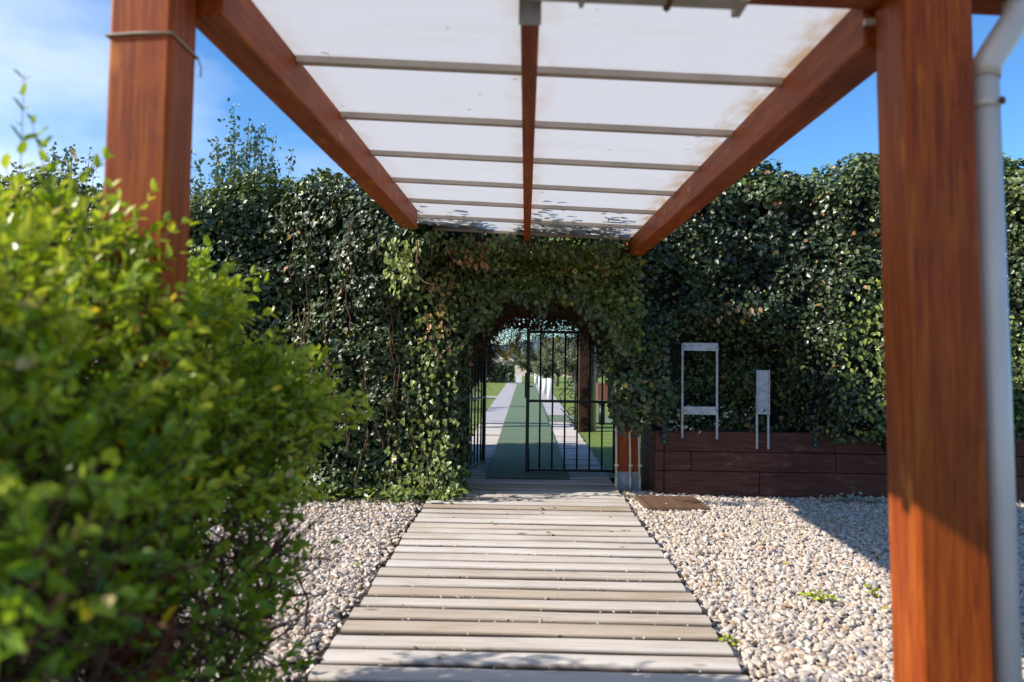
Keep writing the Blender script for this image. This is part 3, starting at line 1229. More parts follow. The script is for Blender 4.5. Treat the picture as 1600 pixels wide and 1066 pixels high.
hl = hedge('ivy_hedge', 'tall dark ivy hedge left of the gate behind the shrub',
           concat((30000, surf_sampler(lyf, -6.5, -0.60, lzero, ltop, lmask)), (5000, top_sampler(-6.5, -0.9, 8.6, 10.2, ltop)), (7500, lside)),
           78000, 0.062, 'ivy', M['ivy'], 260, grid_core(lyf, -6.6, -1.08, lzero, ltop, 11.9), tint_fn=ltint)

# right hedge
def rtop(x):
    return 3.88 + 0.08 * np.sin(1.3 * x + 1.1) + 0.05 * np.sin(4.7 * x + 2)


def ryf(x, z):
    zt = rtop(x)
    q = P3(x, np.zeros_like(x) + 5, z)
    r = np.clip((z - (zt - 0.5)) / 0.5, 0, 1)
    nook = np.clip((x - 1.55) / 0.35, 0, 1) * np.clip((3.45 - x) / 0.5, 0, 1)
    low = np.clip((2.05 - z) / 0.6, 0, 1)
    return 8.62 + 0.20 * bumpA(q) + 0.09 * bumpB(q) + 0.35 * r ** 2 + 0.62 * nook * low + 0.12 * np.clip((1.2 - z), 0, 1)


def rlow(x):
    return np.where(x < 1.62, 0.72 + 0.10 * np.sin(9 * x) + 0.25 * np.clip((1.02 - x) / 0.2, 0, 1), 0.58)


def rmask(x, z):
    edge_ = 0.86 + 0.10 * np.clip((1.6 - z), 0, 1) + 0.04 * np.sin(7 * z)
    return (x > edge_) & ~((x < 1.1) & (z > 2.9))


hr = hedge('ivy_hedge', 'tall broad leaved ivy hedge right of the gate above the planter',
           concat((34000, surf_sampler(ryf, 0.8, 7.6, rlow, rtop, rmask)), (5000, top_sampler(1.2, 7.6, 8.85, 10.2, rtop))),
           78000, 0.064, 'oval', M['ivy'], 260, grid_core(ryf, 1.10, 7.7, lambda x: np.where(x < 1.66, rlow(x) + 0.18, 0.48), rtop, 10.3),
           tint_fn=lambda P: 0.15 * np.clip((P[:, 2] - 3.2) / 0.35, 0, 1) + 0.20 * np.clip((P[:, 0] - 3.3) / 0.5, 0, 1) * (P[:, 2] < 2.0))  # lighter crown and right part: sunlit leaves put into the tint


# ivy arch over the gate: front face and the underside of the passage
def ayf(x, z):
    q = P3(x, np.zeros_like(x) + 2, z)
    return 8.28 + 0.14 * bumpA(q) + 0.07 * bumpB(q) - 0.22 * np.clip((z - 2.35) / 0.2, 0, 1) + 0.30 * np.clip((z - 2.60) / 0.1, 0, 1)


def alow(x):
    return 2.20 - 0.65 * np.clip((-0.15 - x) / 0.55, 0, 1) ** 2 - 0.60 * np.clip((x - 0.50) / 0.50, 0, 1) ** 2 + 0.05 * np.sin(9 * x) + 0.03 * np.sin(23 * x)


def ahigh(x):
    return 3.02 + 0.04 * np.sin(6 * x)


def acz(x, yy):
    return 2.22 - 0.6 * np.clip((-0.15 - x) / 0.55, 0, 1.2) ** 2 - 0.5 * np.clip((x - 0.55) / 0.5, 0, 1.2) ** 2 - 0.125 * (yy - 8.4)


def aceil(n):
    x, yy = rng.uniform(-0.85, 1.2, n), rng.uniform(8.4, 11.0, n)
    z = acz(x, yy) + 0.06 * bumpB(P3(x, yy, x * 0))
    return P3(x, yy, z), np.tile(np.array([[0.0, -0.3, -1.0]]), (n, 1))


def arch_core():
    nx, ny = 24, 20
    xs, ys = np.linspace(-0.95, 1.3, nx), np.linspace(8.45, 10.9, ny)
    V = []
    for x in xs:
        for yy in ys:
            V.append((x, yy, float(acz(np.array([x]), yy)[0]) + 0.14))
    for x in xs:
        for yy in ys:
            V.append((x, yy, 2.98))
    F = []
    nv = nx * ny
    for i in range(nx - 1):
        for j in range(ny - 1):
            a = i * ny + j
            F.append((a, a + 1, a + ny + 1, a + ny))
            F.append((nv + a, nv + a + ny, nv + a + ny + 1, nv + a + 1))
        for j in (0, ny - 1):
            a = i * ny + j
            F.append((a, a + ny, nv + a + ny, nv + a))
    return np.array(V), np.array(F)


ha = hedge('ivy_arch', 'olive green ivy grown into an arch over the iron gate',
           concat((8000, surf_sampler(ayf, -1.0, 1.25, alow, ahigh)), (3600, aceil)),
           20000, 0.064, 'oval', M['ivy'], 120, arch_core(), tint_fn=lambda P: 0.16 * (P[:, 0] > -0.2) + 0.03)

# sprays of ivy lying on the far end of the roof; their shade shows through the panels
n_ = 1500
rx = rng.uniform(-1.3, 1.36, n_)
ry = 8.15 - np.abs(rng.normal(0, 1, n_)) * (0.35 + 0.28 * (np.sin(rx * 4.0) + np.sin(rx * 9.1 + 1)))
kk = (ry > 5.9)
rx, ry = rx[kk], np.minimum(ry[kk], 8.2)
rP = P3(rx, ry, 2.765 - 0.040 * rx + 0.012 * (ry - 4) + rng.uniform(0.02, 0.10, len(rx)))
rL = rng.uniform(0.05, 0.09, len(rx))
leaf_mass('roof_sprays', rP, rng.normal(size=rP.shape) * np.array((1, 1, 0.25)), rng.normal(0, 0.3, rP.shape) + np.array((0, 0, 1.0)), rL, rL * 0.9,
          np.clip(rng.normal(0.4, 0.12, len(rx)), 0, 0.79), 'ivy', M['ivy'], ha)

# dry twigs hanging inside the passage and over the ivy
tw = MB()
for i in range(1900):
    x, yy = random.uniform(-0.8, 1.1), random.uniform(8.7, 11.3)
    z = float(acz(np.array([x]), yy)[0]) + 0.06 - (0.16 * random.random() if yy > 10.2 else 0) - (0.22 * random.random() if x < 0.1 and yy > 9.6 else 0)
    p = Vector((x, yy, z))
    d = Vector((random.uniform(-1, 1), random.uniform(-1, 1), random.uniform(-0.7, 0.1))).normalized()
    pts = [p]
    for s_ in range(4):
        d = (d + Vector((random.uniform(-0.6, 0.6), random.uniform(-0.6, 0.6), random.uniform(-0.5, 0.35)))).normalized()
        p = p + d * random.uniform(0.04, 0.09)
        pts.append(p)
    tw.tube(pts, [0.0035, 0.003, 0.0025, 0.002, 0.0015], 4, False)
for i in range(260):
    yy, z = random.uniform(8.7, 11.8), random.uniform(1.3, 2.1)
    x = (-0.68 - 0.10 * (yy - 8.5) if yy < 10 else -0.83 + 0.19 * (yy - 10)) + 0.0
    p = Vector((x, yy, z))
    pts = [p]
    d = Vector((0.3, random.uniform(-1, 1), random.uniform(-1, 1))).normalized()
    for s_ in range(4):
        d = (d + Vector((random.uniform(-0.4, 0.5), random.uniform(-0.6, 0.6), random.uniform(-0.6, 0.6)))).normalized()
        p = p + d * random.uniform(0.04, 0.09)
        pts.append(p)
    tw.tube(pts, [0.0035, 0.003, 0.0025, 0.002, 0.0015], 4, False)
o = tw.build('dry_twigs', M['twig'], ha)
o['kind'] = 'stuff'
st = MB()
for i in range(46):
    x = random.uniform(-2.6, -0.65)
    z = random.uniform(0.6, 3.0)
    yy = float(lyf(np.array([x]), np.array([z]))[0]) - 0.05
    pts = [Vector((x, yy, z))]
    dx = random.uniform(-0.3, 0.3)
    for s_ in range(7):
        z -= random.uniform(0.05, 0.11)
        x += dx * 0.06 + random.uniform(-0.03, 0.03)
        yy = float(lyf(np.array([x]), np.array([max(z, 0)]))[0]) - 0.04 + random.uniform(-0.03, 0.02)
        pts.append(Vector((x, yy, z)))
    st.tube(pts, 0.0045, 5, False)
st.tube([(-1.08, 7.45, 2.62), (-1.06, 7.4, 2.5), (-1.07, 7.38, 2.38), (-1.04, 7.36, 2.26), (-0.98, 7.3, 2.2), (-0.88, 7.28, 2.17)], [0.012, 0.011, 0.01, 0.009, 0.007, 0.004], 6, False)
o = st.build('stems', M['twig'], hl)
o['kind'] = 'stuff'


def spray(name, c, sig, n, size, t0, t1, parent, kind='ivy'):
    P = np.array(c) + np.clip(rng.normal(0, 1, (n, 3)), -1.7, 1.7) * np.array(sig)
    P[:, 2] = np.maximum(P[:, 2], 0.76 if c[0] > 1 else 0.02)
    P[:, 0] = np.where((c[0] < -0.9) & (P[:, 0] > -0.66), -1.4 - P[:, 0], P[:, 0])
    T = rng.normal(0, 0.45, P.shape) + np.array((0.1, -0.2, -0.9))
    N = rng.normal(0, 0.45, P.shape) + np.array((-0.4, -0.8, 0.4))
    L = size * rng.uniform(0.6, 1.2, n)
    leaf_mass(name, P, T, N, L, L * 0.7, rng.uniform(t0, t1, n), kind, M['ivy'], parent)


n_ = 1500
hx_ = rng.uniform(-0.85, 1.1, n_)
hz_ = alow(hx_) - np.abs(rng.normal(0, 0.075, n_)) * (1.0 + 0.8 * np.sin(hx_ * 11)) + 0.04
hP = P3(hx_, rng.uniform(8.12, 8.75, n_), hz_)
hL = 0.062 * rng.uniform(0.5, 1.2, n_)
leaf_mass('hanging_leaves', hP, rng.normal(0, 0.4, hP.shape) + np.array((0, -0.1, -1.0)), rng.normal(0, 0.5, hP.shape) + np.array((-0.2, -1, 0.2)), hL, hL * 0.85,
          np.clip(rng.normal(0.38, 0.16, n_), 0, 0.79), 'oval', M['ivy'], ha)
for i in range(26):
    cx = random.uniform(-0.98, 1.05)
    spray('roof_edge_leaves', (cx, random.uniform(7.72, 8.1), random.uniform(2.60, 2.72) - 0.04 * cx), (0.10, 0.09, 0.045), 34, 0.064, 0.25, 0.66, ha, 'oval')
spray('bright_shoots', (-1.22, 7.42, 2.36), (0.09, 0.08, 0.16), 170, 0.062, 0.66, 0.79, hl, 'oval')
spray('dry_leaves', (-0.62, 7.98, 2.62), (0.12, 0.05, 0.09), 90, 0.075, 0.89, 1.0, ha, 'oval')
spray('dry_leaves', (-0.92, 8.05, 1.95), (0.10, 0.08, 0.25), 70, 0.06, 0.88, 0.97, hl, 'oval')
spray('bright_shoots', (-1.0, 8.05, 1.55), (0.16, 0.06, 0.42), 260, 0.055, 0.48, 0.76, hl)
spray('bright_shoots', (-1.0, 7.98, 0.45), (0.25, 0.08, 0.22), 200, 0.06, 0.58, 0.76, hl)
spray('bright_shoots', (3.85, 8.40, 1.55), (0.25, 0.07, 0.5), 330, 0.062, 0.62, 0.79, hr, 'oval')  # light tint stands in for sunlit leaves on the right of the hedge
spray('dry_leaves', (2.35, 8.45, 2.05), (0.16, 0.05, 0.06), 14, 0.07, 0.90, 1.0, hr, 'oval')


# ------------------------------------------------------------------ front shrub
SN1, SN2 = sines(21, 12, 2.0, 7.0), sines(22, 12, 6.0, 16.0)


def shrub_limits(P):
    x, y_, z = P[:, 0], P[:, 1], P[:, 2]
    nn = SN1(P) * 0.18 + SN2(P) * 0.11
    xr = -0.76 - 0.07 * (y_ - 1.4) - 0.22 * np.clip(1.15 - z, 0, 1.2) ** 1.2 - 0.62 * np.clip(z - 1.22, 0, 1) + nn
    zt = 1.76 + nn * 1.1
    yf = 1.22 + nn + 0.10 * np.clip(1.0 - z, 0, 1)
    yb = 3.02 + nn * 1.3
    return np.stack([xr - x, zt - z, y_ - yf, yb - y_], 1)


def shrub_twigs(n):
    out = []
    while sum(len(o[0]) for o in out) < n:
        P = rng.uniform((-3.0, 1.0, 0.12), (-0.35, 3.8, 2.1), (60000, 3))
        D = shrub_limits(P)
        dmin = D.min(axis=1)
        ins = (dmin > 0)
        low = np.clip((1.15 - P[:, 2]) / 0.9, 0, 1)
        prob = np.exp(-dmin / 0.15) * (1 - 0.84 * np.clip(low * 1.9, 0, 1)) * np.clip(1.15 - 1.6 * np.abs(np.minimum(SN2(P * 0.8) + 0.25, 0)), 0.1, 1)
        k_ = ins & (rng.random(len(P)) < prob)
        P = P[k_]
        which = D[k_].argmin(axis=1)
        nrm = np.array([[1, 0, 0.15], [0, 0, 1.0], [0, -1, 0.25], [0, 1, 0.2]])[which]
        out.append((P, nrm, dmin[k_]))
    return (np.concatenate([o[0] for o in out])[:n], np.concatenate([o[1] for o in out])[:n], np.concatenate([o[2] for o in out])[:n])


shrub = tag(empty('shrub', (-1.7, 2.3, 0)), 'bushy yellow green shrub in the left foreground hiding the post', 'shrub')
SO = np.array((-1.7, 2.3, 0))
TP, TN, TDm = shrub_twigs(4700)
TD = unit(TN * 0.55 + np.array([0.05, -0.02, 0.55]) + rng.normal(0, 0.42, TP.shape))
TL = rng.uniform(0.09, 0.24, len(TP))
longer = (rng.random(len(TP)) < 0.09) & (TN[:, 2] > 0.9)
TL[longer] *= 2.1
LP, LT, LN, LL, LTint = [], [], [], [], []
twb = MB()
for i in range(len(TP)):
    d = TD[i]
    p0 = TP[i]
    n_pairs = int(TL[i] / 0.027)
    a = np.cross(d, rng.normal(size=3))
    a /= np.linalg.norm(a)
    bb = np.cross(d, a)
    bend = rng.normal(0, 0.18, 3)
    pts = [p0 - SO, p0 + d * TL[i] * 0.5 + bend * TL[i] * 0.2 - SO, p0 + d * TL[i] + bend * TL[i] * 0.6 - SO]
    twb.tube(pts, [0.0026, 0.002, 0.001], 3, False)
    base_t = 0.47 + 0.20 * SN1(p0[None] * 1.3)[0] + rng.normal(0, 0.15) + (0.14 if p0[2] > 1.35 else 0) - 0.20 * (p0[2] < 0.95)  # sunlit top and self-shaded bottom put into the leaf tint
    for j in range(n_pairs):
        t = (j + 0.6) / n_pairs
        c = p0 + d * TL[i] * t + bend * TL[i] * 0.6 * t * t
        ang = j * 1.57 + rng.normal(0, 0.4)
        sd = a * math.cos(ang) + bb * math.sin(ang)
        for sgn in (1, -1):
            if rng.random() < 0.14:
                continue
            LP.append(c)
            LT.append(sd * sgn * 0.85 + d * (0.55 + 0.6 * t) + rng.normal(0, 0.22, 3))
            LN.append(d * 0.6 - sd * sgn * 0.4 + np.array([-0.25, -0.1, 0.6]) + rng.normal(0, 0.28, 3))
            LL.append(rng.uniform(0.028, 0.066) * (1.08 - 0.35 * t))
            tt = base_t + rng.normal(0, 0.07) + 0.12 * t
            if rng.random() < 0.022:
                tt = rng.uniform(0.83, 1.0)
            else:
                tt = min(max(tt, 0), 0.79)
            LTint.append(tt)
LP, LT, LN, LL, LTint = map(np.array, (LP, LT, LN, LL, LTint))
u_, v_, d_ = to_pixel(LP)
score = LL / d_ * ((u_ > 10) & (u_ < 540) & (v_ > 200) & (v_ < 1050))
cand = np.argsort(-score)[:1400]
pick = rng.choice(cand, 300, replace=False)
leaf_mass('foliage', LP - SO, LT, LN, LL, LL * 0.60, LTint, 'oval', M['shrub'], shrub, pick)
o = twb.build('twigs', M['twig'], shrub)
o['kind'] = 'stuff'
for i in range(30):
    b = MB()
    p = Vector((random.uniform(-0.35, 0.35), random.uniform(-0.9, 0.9), -0.06))
    tgt = Vector((random.uniform(-0.7, 0.95), random.uniform(-1.0, 1.05), random.uniform(1.0, 1.7)))
    pts = [p]
    for s_ in range(1, 7):
        t = s_ / 6
        q = p.lerp(tgt, t) + Vector((random.uniform(-0.06, 0.06), random.uniform(-0.06, 0.06), 0.18 * math.sin(math.pi * t)))
        pts.append(q)
    b.tube(pts, [0.016, 0.014, 0.012, 0.010, 0.008, 0.006, 0.003], 6, False)
    b.build('branch', M['bark'], shrub)
bt = MB()
for i in range(4200):
    p = np.array((random.uniform(-0.75, 0.92), random.uniform(-1.0, 0.75), random.uniform(0.0, 1.15)))
    if shrub_limits((p + SO)[None]).min() < 0.03:
        continue
    d = np.array((random.uniform(-0.7, 1.0), random.uniform(-1, 0.6), random.uniform(-0.1, 1.1)))
    d /= np.linalg.norm(d)
    q1 = p + d * 0.13 + rng.normal(0, 0.02, 3)
    q2 = q1 + (d + rng.normal(0, 0.35, 3)) * 0.12
    bt.tube([p, q1, q2], [0.0055, 0.004, 0.002], 4, False)
bt.build('bare_twigs', M['twig'], shrub)['kind'] = 'stuff'
# bare arching twigs on the path side
for (x0, y0, z0, pts) in ((-1.25, 3.3, 0.5, [(0.12, 0.05, 0.10), (0.26, 0.05, 0.08), (0.34, 0.0, -0.05), (0.33, 0.0, -0.2), (0.22, -0.05, -0.32), (0.05, -0.05, -0.40)]),
                          (-1.2, 2.9, 0.35, [(0.1, 0.1, 0.12), (0.24, 0.1, 0.2), (0.38, 0.12, 0.22)]),
                          (-1.15, 3.1, 0.25, [(0.1, 0.0, 0.06), (0.22, 0.0, 0.02), (0.36, 0.02, 0.03)]),
                          (-1.2, 2.6, 0.3, [(0.12, 0.0, -0.02), (0.24, 0.05, 0.02), (0.34, 0.05, 0.10)])):
    b = MB()
    o0 = Vector((x0, y0, z0)) - Vector(SO)
    b.tube([o0] + [o0 + Vector(p) for p in pts], [0.007] + [0.006 - 0.0007 * i for i in range(len(pts))], 6, False)
    b.build('branch', M['bark'], shrub)


# ------------------------------------------------------------------ trees and things behind
def leafy_tree(name, label, base, height, spread, n, leaf, mat, kind='thin', upright=0.3, crown_low=0.35, group=None, seed=1, limbs=9, trunk_r=0.06):
    r = np.random.default_rng(seed)
    t = tag(empty(name, base), label, 'tree', group)
    b = MB()
    b.tube([(0, 0, -0.08), (0.03, 0.02, height * crown_low * 0.6), (-0.02, 0.0, height * crown_low)], [trunk_r, trunk_r * 0.8, trunk_r * 0.65], 8)
    b.build('trunk', M['bark'], t)
    tips = []
    lb_ = MB()
    for i in range(limbs):
        a = 2 * math.pi * i / limbs + r.uniform(-0.4, 0.4)
        rad = spread * r.uniform(0.45, 1.0)
        p0 = np.array((0, 0, height * crown_low * r.uniform(0.7, 1.0)))
        p2 = np.array((math.cos(a) * rad, math.sin(a) * rad, height * r.uniform(crown_low + 0.25, 1.0)))
        p1 = (p0 + p2) / 2 + np.array((0, 0, height * upright * 0.25)) + r.normal(0, 0.06 * height, 3)
        lb_.tube([p0, p1, p2], [trunk_r * 0.5, trunk_r * 0.32, trunk_r * 0.1], 5, False)
        for q in np.linspace(0.25, 1.0, 9):
            c = (1 - q) ** 2 * p0 + 2 * q * (1 - q) * p1 + q * q * p2
            tips.append(c)
    lb_.build('limbs', M['bark'], t)
    tips = np.array(tips)
    sp = tips[r.integers(0, len(tips), n // 14)]
    d = unit(r.normal(size=sp.shape) + np.array((0, 0, upright * 3)))
    ln = height * r.uniform(0.06, 0.20, len(sp))
    pos = np.repeat(sp, 14, axis=0) + np.repeat(d * ln[:, None], 14, axis=0) * r.random((len(sp) * 14, 1)) + r.normal(0, 0.014 * height, (len(sp) * 14, 3))
    T = np.repeat(d, 14, axis=0) + r.normal(0, 0.6, pos.shape)
    N = r.normal(size=pos.shape) + np.array((0, 0, 0.5))
    L = leaf * r.uniform(0.6, 1.3, len(pos))
    tint = np.clip(0.5 + 0.25 * sines(seed + 50, 10, 2, 6)(pos) + r.normal(0, 0.2, len(pos)), 0, 1)
    leaf_mass('crown', pos, T, N, L, L * 0.6, tint, kind, mat, t)
    return t


def shoot_tree(name, label, base, shoots, spread, top, n_leaf, seed, group):
    """a shrubby tree of many upright leafy shoots"""
    r = np.random.default_rng(seed)
    t = tag(empty(name, base), label, 'tree', group)
    b = MB()
    b.tube([(0, 0, -0.08), (0.02, 0, 1.4), (0, 0.02, 2.4)], [0.08, 0.07, 0.05], 8)
    b.build('trunk', M['bark'], t)
    lb_ = MB()
    P, T = [], []
    for i in range(shoots):
        a_ = r.uniform(0, 6.283)
        rad = spread * math.sqrt(r.random())
        foot_ = np.array((math.cos(a_) * rad * 0.35, math.sin(a_) * rad * 0.35, r.uniform(1.8, 2.6)))
        zt = top - (top - 3.2) * min(1.0, (rad / spread) ** 1.3) * r.uniform(0.6, 1.0) - r.exponential(0.35)
        tip = np.array((math.cos(a_) * rad, math.sin(a_) * rad * 0.8, max(zt, 2.9)))
        mid = (foot_ + tip) / 2 + np.array((math.cos(a_), math.sin(a_), 0)) * 0.16 * rad + r.normal(0, 0.05, 3)
        lb_.tube([foot_, mid, tip], [0.014, 0.009, 0.003], 4, False)
        m = int(n_leaf / shoots)
        q = r.random(m) ** 0.8
        q = q[:, None]
        c = (1 - q) ** 2 * foot_ + 2 * q * (1 - q) * mid + q * q * tip
        c = c + r.normal(0, 1, (m, 3)) * (0.035 + 0.10 * (1 - q))
        P.append(c)
        T.append(np.tile(unit((tip - mid)[None]), (m, 1)) * 0.5 + r.normal(0, 0.7, (m, 3)))
    lb_.build('limbs', M['bark'], t)
    P, T = np.concatenate(P), np.concatenate(T)
    L = 0.062 * r.uniform(0.6, 1.3, len(P))
    leaf_mass('crown', P, T, r.normal(size=P.shape) + np.array((-0.3, -0.2, 0.4)), L, L * 0.8,
              np.clip(0.5 + r.normal(0, 0.25, len(P)), 0, 1), 'oval', M['greytree'], t)


shoot_tree('shrub_tree', 'slender grey green tree rising above the left hedge', (-4.25, 11.0, -0.05), 90, 1.55, 5.3, 13000, 31, 'trees behind the left hedge')
shoot_tree('shrub_tree', 'wispy grey green tree left of the left post above the shrub', (-6.7, 11.0, -0.05), 60, 1.3, 4.8, 8000, 32, 'trees behind the left hedge')

ol = [((1.0, 37.0, -0.05), 2.0, 1.4, 'nearest the white pillars'), ((2.1, 31.0, -0.05), 2.3, 1.6, 'seen beside the brown post'),
      ((0.55, 47.0, -0.05), 2.1, 1.5, 'farthest along the right path'), ((3.6, 27.0, -0.05), 2.5, 1.6, 'right of the brown post'),
      ((1.7, 41.0, -0.05), 2.3, 1.7, 'behind the nearest white pillar'), ((3.3, 36.0, -0.05), 2.5, 1.8, 'behind the scroll stand')]
for i, (bs, h_, s_, where) in enumerate(ol):
    leafy_tree('olive_tree', 'grey green olive tree beyond the gate, ' + where, bs, h_, s_, 9000, 0.10, M['olive'], 'thin', 0.2, 0.28, 'olive trees on the lawn', 60 + i, 12, 0.09)

for i, (x, yy) in enumerate(((-6.0, 20.8), (-7.6, 25.2))):  # out of view, added for the shadow bands they cast on the runner
    leafy_tree('olive_tree', 'unseen grey green olive tree on the left lawn, ' + ('nearer the hedge' if i == 0 else 'farther from the hedge'), (x, yy, -0.05), 3.6, 1.7, 7000, 0.10,
               M['olive'], 'thin', 0.2, 0.28, 'olive trees on the lawn', 80 + i, 12, 0.09)

# clipped dark hedge across the end of the lawn
def fyf(x, z):
    q = P3(x, np.zeros_like(x), z)
    return 45.0 + 0.12 * bumpA(q) + 0.2 * np.clip((z - 0.9) / 0.4, 0, 1) ** 2


hedge('clipped_hedge', 'low dark clipped hedge at the end of the lawn', concat((4, surf_sampler(fyf, -9, -0.6, lzero, lambda x: np.full_like(x, 1.25))), (1, top_sampler(-9, -0.6, 45.2, 46.4, lambda x: np.full_like(x, 1.25)))),
      6000, 0.16, 'oval', M['ivy'], 0, grid_core(fyf, -9, -0.65, lzero, lambda x: np.full_like(x, 1.2), 46.4, 30, 12))

for i, (x, yy, h_) in enumerate(((0.86, 26.9, 0.76), (0.80, 31.5, 0.62), (0.72, 36.0, 0.60), (0.58, 42.0, 0.58))):
    pt = empty('pillar', (x, yy, -0.012))
    tag(pt, 'short white cylindrical pillar by the right path, ' + ('nearest of the row', 'second from the gate', 'third from the gate', 'farthest of the row')[i], 'pillar', 'white pillars along the path')
    b = MB()
    b.tube([(0, 0, 0), (0, 0, h_)], 0.095, 20)
    b.build('shaft', M['pillar'], pt)
    b = MB()
    b.tube([(0, 0, h_ + 0.001), (0, 0, h_ + 0.014)], 0.098, 20)
    b.build('cap', M['pillar'], pt)

# garden frame over the path: two posts, a cross beam
gf = tag(empty('garden_frame', (0, 16.2, 0)), 'dark timber post frame standing over the path beyond the gate', 'frame')
bevel_box('post', (0.27, 0.22, 2.75), M['old_post'], gf, (1.26, 0, 1.30), 0.01)
bevel_box('post', (0.27, 0.22, 2.75), M['old_post'], gf, (-1.34, 0, 1.30), 0.01)
bevel_box('cross_beam', (7.2, 0.20, 0.34), M['old_post'], gf, (-1.6, 0, 2.85), 0.01)
b = MB()
b.tube([(1.45, -0.02, -0.07), (1.45, -0.02, 2.7)], 0.045, 14)
b.build('downpipe', M['gutter'], gf)

# scrolled iron stand by the frame post
sc_ = tag(empty('iron_scroll_stand', (0.98, 16.0, 0)), 'black iron scroll stand beside the brown post beyond the gate', 'stand')
b = MB()
b.tube([(0.06, 0, -0.05), (0.06, 0, 1.25)], 0.02, 8)
b.build('upright', M['iron'], sc_)
for (cx, cz, r0, s0) in ((-0.02, 0.98, 0.11, 1), (0.0, 0.72, 0.10, -1), (-0.02, 0.38, 0.10, 1), (0.0, 0.14, 0.09, -1)):
    b = MB()
    pts = [(cx + s0 * r0 * (1 - t * 0.75) * math.cos(t * 9), 0.0, cz + r0 * (1 - t * 0.75) * math.sin(t * 9)) for t in np.linspace(0, 1, 26)]
    b.tube(pts, 0.013, 6)
    b.build('scroll', M['iron'], sc_)
for (a, c) in (((0.05, 0, 1.05), (-0.27, 0, 0.70)), ((-0.27, 0, 0.70), (-0.22, 0, 0.55)), ((-0.24, 0, 0.44), (0.05, 0, 0.13))):
    b = MB()
    b.tube([a, c], 0.011, 6)
    b.build('brace', M['iron'], sc_)

b = MB()
b.tube([(1.78, 17.9, -0.06), (1.78, 17.9, 0.42)], 0.075, 12)
b.tube([(1.78, 17.9, 0.42), (1.78, 17.9, 0.50)], [0.09, 0.06], 12)
tag(b.build('bollard', M['iron']), 'short dark bollard on the turf right of the brown post', 'bollard')
bevel_box('low_wall', (3.4, 0.3, 0.62), M['brickwall'], None, (4.35, 28.5, 0.26), 0.01)
tag(bpy.data.objects['low_wall'], 'low red wall across the lawn right of the brown post', 'wall')
so = tag(empty('sign_box', (-0.36, 43.0, 0)), 'small white box sign at the far end of the runner', 'sign')
b = MB()
b.box((-0.16, 0, 0.05), (0.16, 0.12, 0.50))
b.build('panel', M['pillar'], so)
for x in (-0.12, 0.12):
    b = MB()
    b.box((x - 0.03, 0.05, -0.06), (x + 0.03, 0.12, 0.049))
    b.build('leg', M['iron'], so)

# distant tree line and hills
ft = 0
ORD = ['leftmost', 'second', 'third', 'fourth', 'fifth', 'sixth', 'seventh', 'eighth', 'ninth', 'tenth', 'eleventh']
for i in range(22):
    x = -24 + i * 2.6 + random.uniform(-0.8, 0.8)
    yy = random.uniform(92, 112)
    h_ = random.uniform(2.6, 4.2)
    if not (-9 < x < 16):
        continue
    ft += 1
    leafy_tree('field_tree', 'bushy tree in the distant row beyond the lawn, ' + ORD[ft - 1] + (' of the row' if ft == 1 else ' from the left'), (x, yy, -0.08), h_, random.uniform(1.6, 2.4), 1600, 0.30, M['wood_far'], 'oval', 0.3, 0.2, 'distant row of trees', 200 + i, 8, 0.12)
hx = np.linspace(-900, 900, 80)
V, F = [], []
for i, x in enumerate(hx):
    z = 14 + 16 * math.sin(x * 0.0042 + 0.6) + 7 * math.sin(x * 0.013 + 1) + 3 * math.sin(x * 0.04)
    V += [(x, 1050, -1), (x, 1150, max(z * 0.6, 2)), (x, 1300, max(z, 4)), (x, 1600, -1)]
for i in range(len(hx) - 1):
    for j in range(3):
        F.append((i * 4 + j, i * 4 + 4 + j, i * 4 + 5 + j, i * 4 + 1 + j))
o = link('hills', np_mesh('hills', np.array(V), np.array(F), None, True), M['hill'])
tag(o, 'low hills on the horizon beyond the trees', None, None, 'structure')


# ------------------------------------------------------------------ small plants and litter
def small_plant(name, label, base, n, size, tint, spread, mat, h=0.15, group=None):
    p = tag(empty(name, base), label, 'plant', group)
    P = rng.normal(0, 1, (n, 3)) * np.array((spread, spread * 0.5, h * 0.35)) + np.array((0, 0, h * 0.6))
    P[:, 2] = np.maximum(P[:, 2], 0.004)
    T = unit(P * np.array((1, 1, 0.4)) + rng.normal(0, 0.05, P.shape)) + rng.normal(0, 0.4, P.shape)
    N = np.array((0, -0.5, 1.0)) + rng.normal(0, 0.4, P.shape)
    L = size * rng.uniform(0.6, 1.2, n)
    leaf_mass('leaves', P, T, N, L, L * 0.75, np.clip(tint + rng.normal(0, 0.05, n), 0, 1), 'oval', mat, p)
    b = MB()
    for i in range(6):
        q = P[i]
        b.tube([(0, 0, -0.02), tuple(q * 0.6), tuple(q)], 0.003, 4, False)
    b.build('stems', M['twig'], p)['kind'] = 'stuff'
    return p


M['pale'] = leafmat('pale_variegated_leaf', [(0.0, (0.10, 0.14, 0.10)), (0.5, (0.38, 0.44, 0.30)), (1.0, (0.60, 0.64, 0.48))], 0.5, 0.2)
small_plant('planter_plant', 'pale leaved plant at the left leg of the sign frame', (1.78, 8.83, 0.69), 46, 0.06, 0.7, 0.07, M['pale'], 0.2, 'pale plants in the planter')
small_plant('planter_plant', 'sparse pale leaved plant right of the sign frame', (2.22, 8.84, 0.69), 26, 0.045, 0.6, 0.13, M['pale'], 0.2, 'pale plants in the planter')
small_plant('planter_plant', 'sparse pale leaved plant left of the narrow metal plate', (2.58, 8.84, 0.69), 16, 0.04, 0.6, 0.08, M['pale'], 0.24, 'pale plants in the planter')
small_plant('gravel_weed', 'pale blue green weed on the gravel by the planter', (3.62, 8.55, -0.04), 40, 0.07, 0.35, 0.13, M['pale'], 0.07)
small_plant('gravel_weed', 'small bright green sprig lying on the sunny gravel', (1.92, 5.05, -0.03), 26, 0.04, 0.72, 0.045, M['shrub'], 0.03)
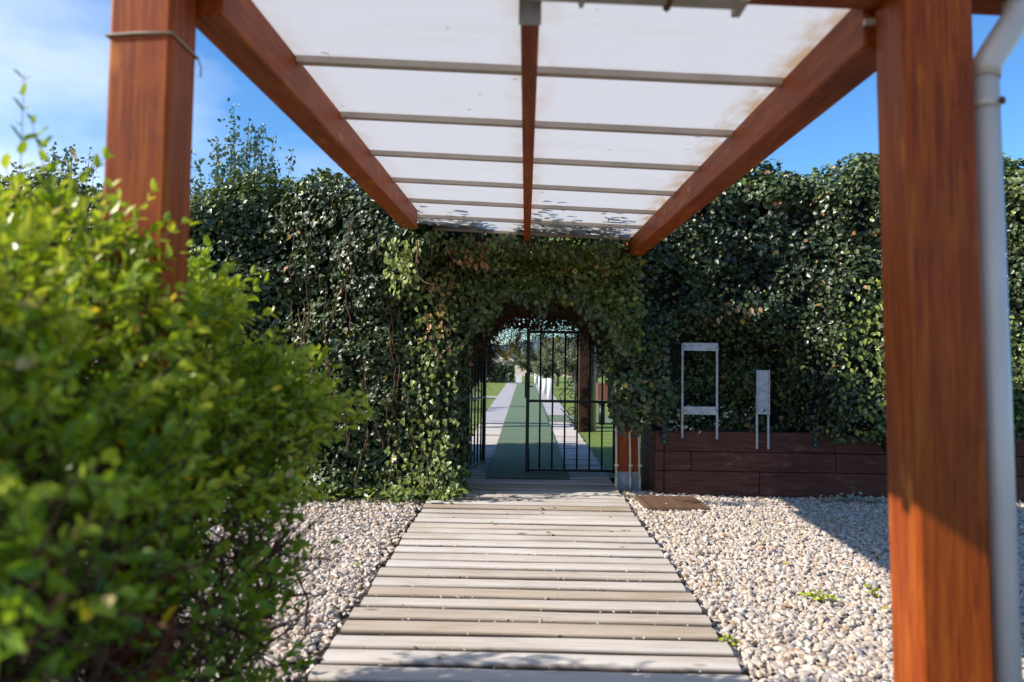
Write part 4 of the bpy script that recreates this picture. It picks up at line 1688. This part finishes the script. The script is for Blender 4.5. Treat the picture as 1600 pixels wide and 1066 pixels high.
small_plant('gravel_weed', 'tiny green weed on the gravel beside the right post', (2.30, 5.15, -0.03), 12, 0.035, 0.7, 0.02, M['shrub'], 0.05)
small_plant('gravel_weed', 'tiny green weed at the right edge of the boardwalk', (1.11, 4.25, -0.04), 12, 0.035, 0.65, 0.025, M['shrub'], 0.04)
for i, (x, yy, lab) in enumerate(((-0.62, 4.35, 'tiny green seedling in a plank joint near the camera'), (-0.72, 4.62, 'tiny green seedling in the next plank joint'))):
    pass
# low ivy creeping out at the foot of the left hedge
def foot(n):
    x = rng.uniform(-2.3, -0.62, n)
    yy = 8.28 - np.abs(rng.normal(0, 0.16, n)) + 0.05 * np.sin(x * 6)
    z = rng.uniform(-0.03, 0.10, n)
    return P3(x, yy, z), np.tile(np.array([[0.0, -0.5, 0.9]]), (n, 1))


P, N = foot(420)
Tn = rng.normal(size=P.shape) * np.array((1, 1, 0.3))
L = rng.uniform(0.045, 0.08, len(P))
iv = tag(empty('creeping_ivy', (-1.4, 8.1, 0)), 'bright ivy runners creeping over the gravel under the left hedge', 'plant')
leaf_mass('leaves', P - np.array((-1.4, 8.1, 0)), Tn, unit(N + rng.normal(0, 0.35, P.shape)), L, L * 0.9, np.clip(rng.normal(0.66, 0.09, len(P)), 0, 0.79), 'ivy', M['ivy'], iv)
b = MB()
for i in range(12):
    x = random.uniform(-0.75, 0.75)
    b.tube([(x, 0.25, 0.02), (x + random.uniform(-0.1, 0.1), 0.05, 0.0), (x + random.uniform(-0.2, 0.2), -0.12, -0.02)], 0.003, 4, False)
b.build('stems', M['twig'], iv)['kind'] = 'stuff'

# leaf litter on the gravel and the planks
lit = []
for (x0, x1, y0, y1, n, z) in ((1.12, 1.6, 8.4, 9.0, 26, -0.02), (1.7, 4.5, 8.35, 8.78, 60, -0.02), (-2.6, -1.05, 7.3, 8.2, 40, -0.02), (-1.0, 1.03, 7.2, 9.6, 22, 0.006),
                               (-1.0, 1.03, 3.2, 7.2, 10, 0.006), (1.1, 3.2, 4.0, 8.0, 26, -0.02), (-1.9, -1.06, 4.0, 7.0, 16, -0.02)):
    lit.append(P3(rng.uniform(x0, x1, n), rng.uniform(y0, y1, n), np.full(n, z) + rng.uniform(0, 0.008, n)))
P = np.concatenate(lit)
T = rng.normal(size=P.shape) * np.array((1, 1, 0.12))
N = rng.normal(0, 0.25, P.shape) + np.array((0, 0, 1.0))
L = rng.uniform(0.025, 0.06, len(P))
tn = np.where(rng.random(len(P)) < 0.75, rng.uniform(0.88, 1.0, len(P)), rng.uniform(0.6, 0.8, len(P)))
o = leaf_mass('leaf_litter', P, T, N, L, L * 0.7, tn, 'oval', M['ivy'], None)
tag(o, 'scattered dry brown leaves on the gravel and planks', 'leaves', None, 'stuff')
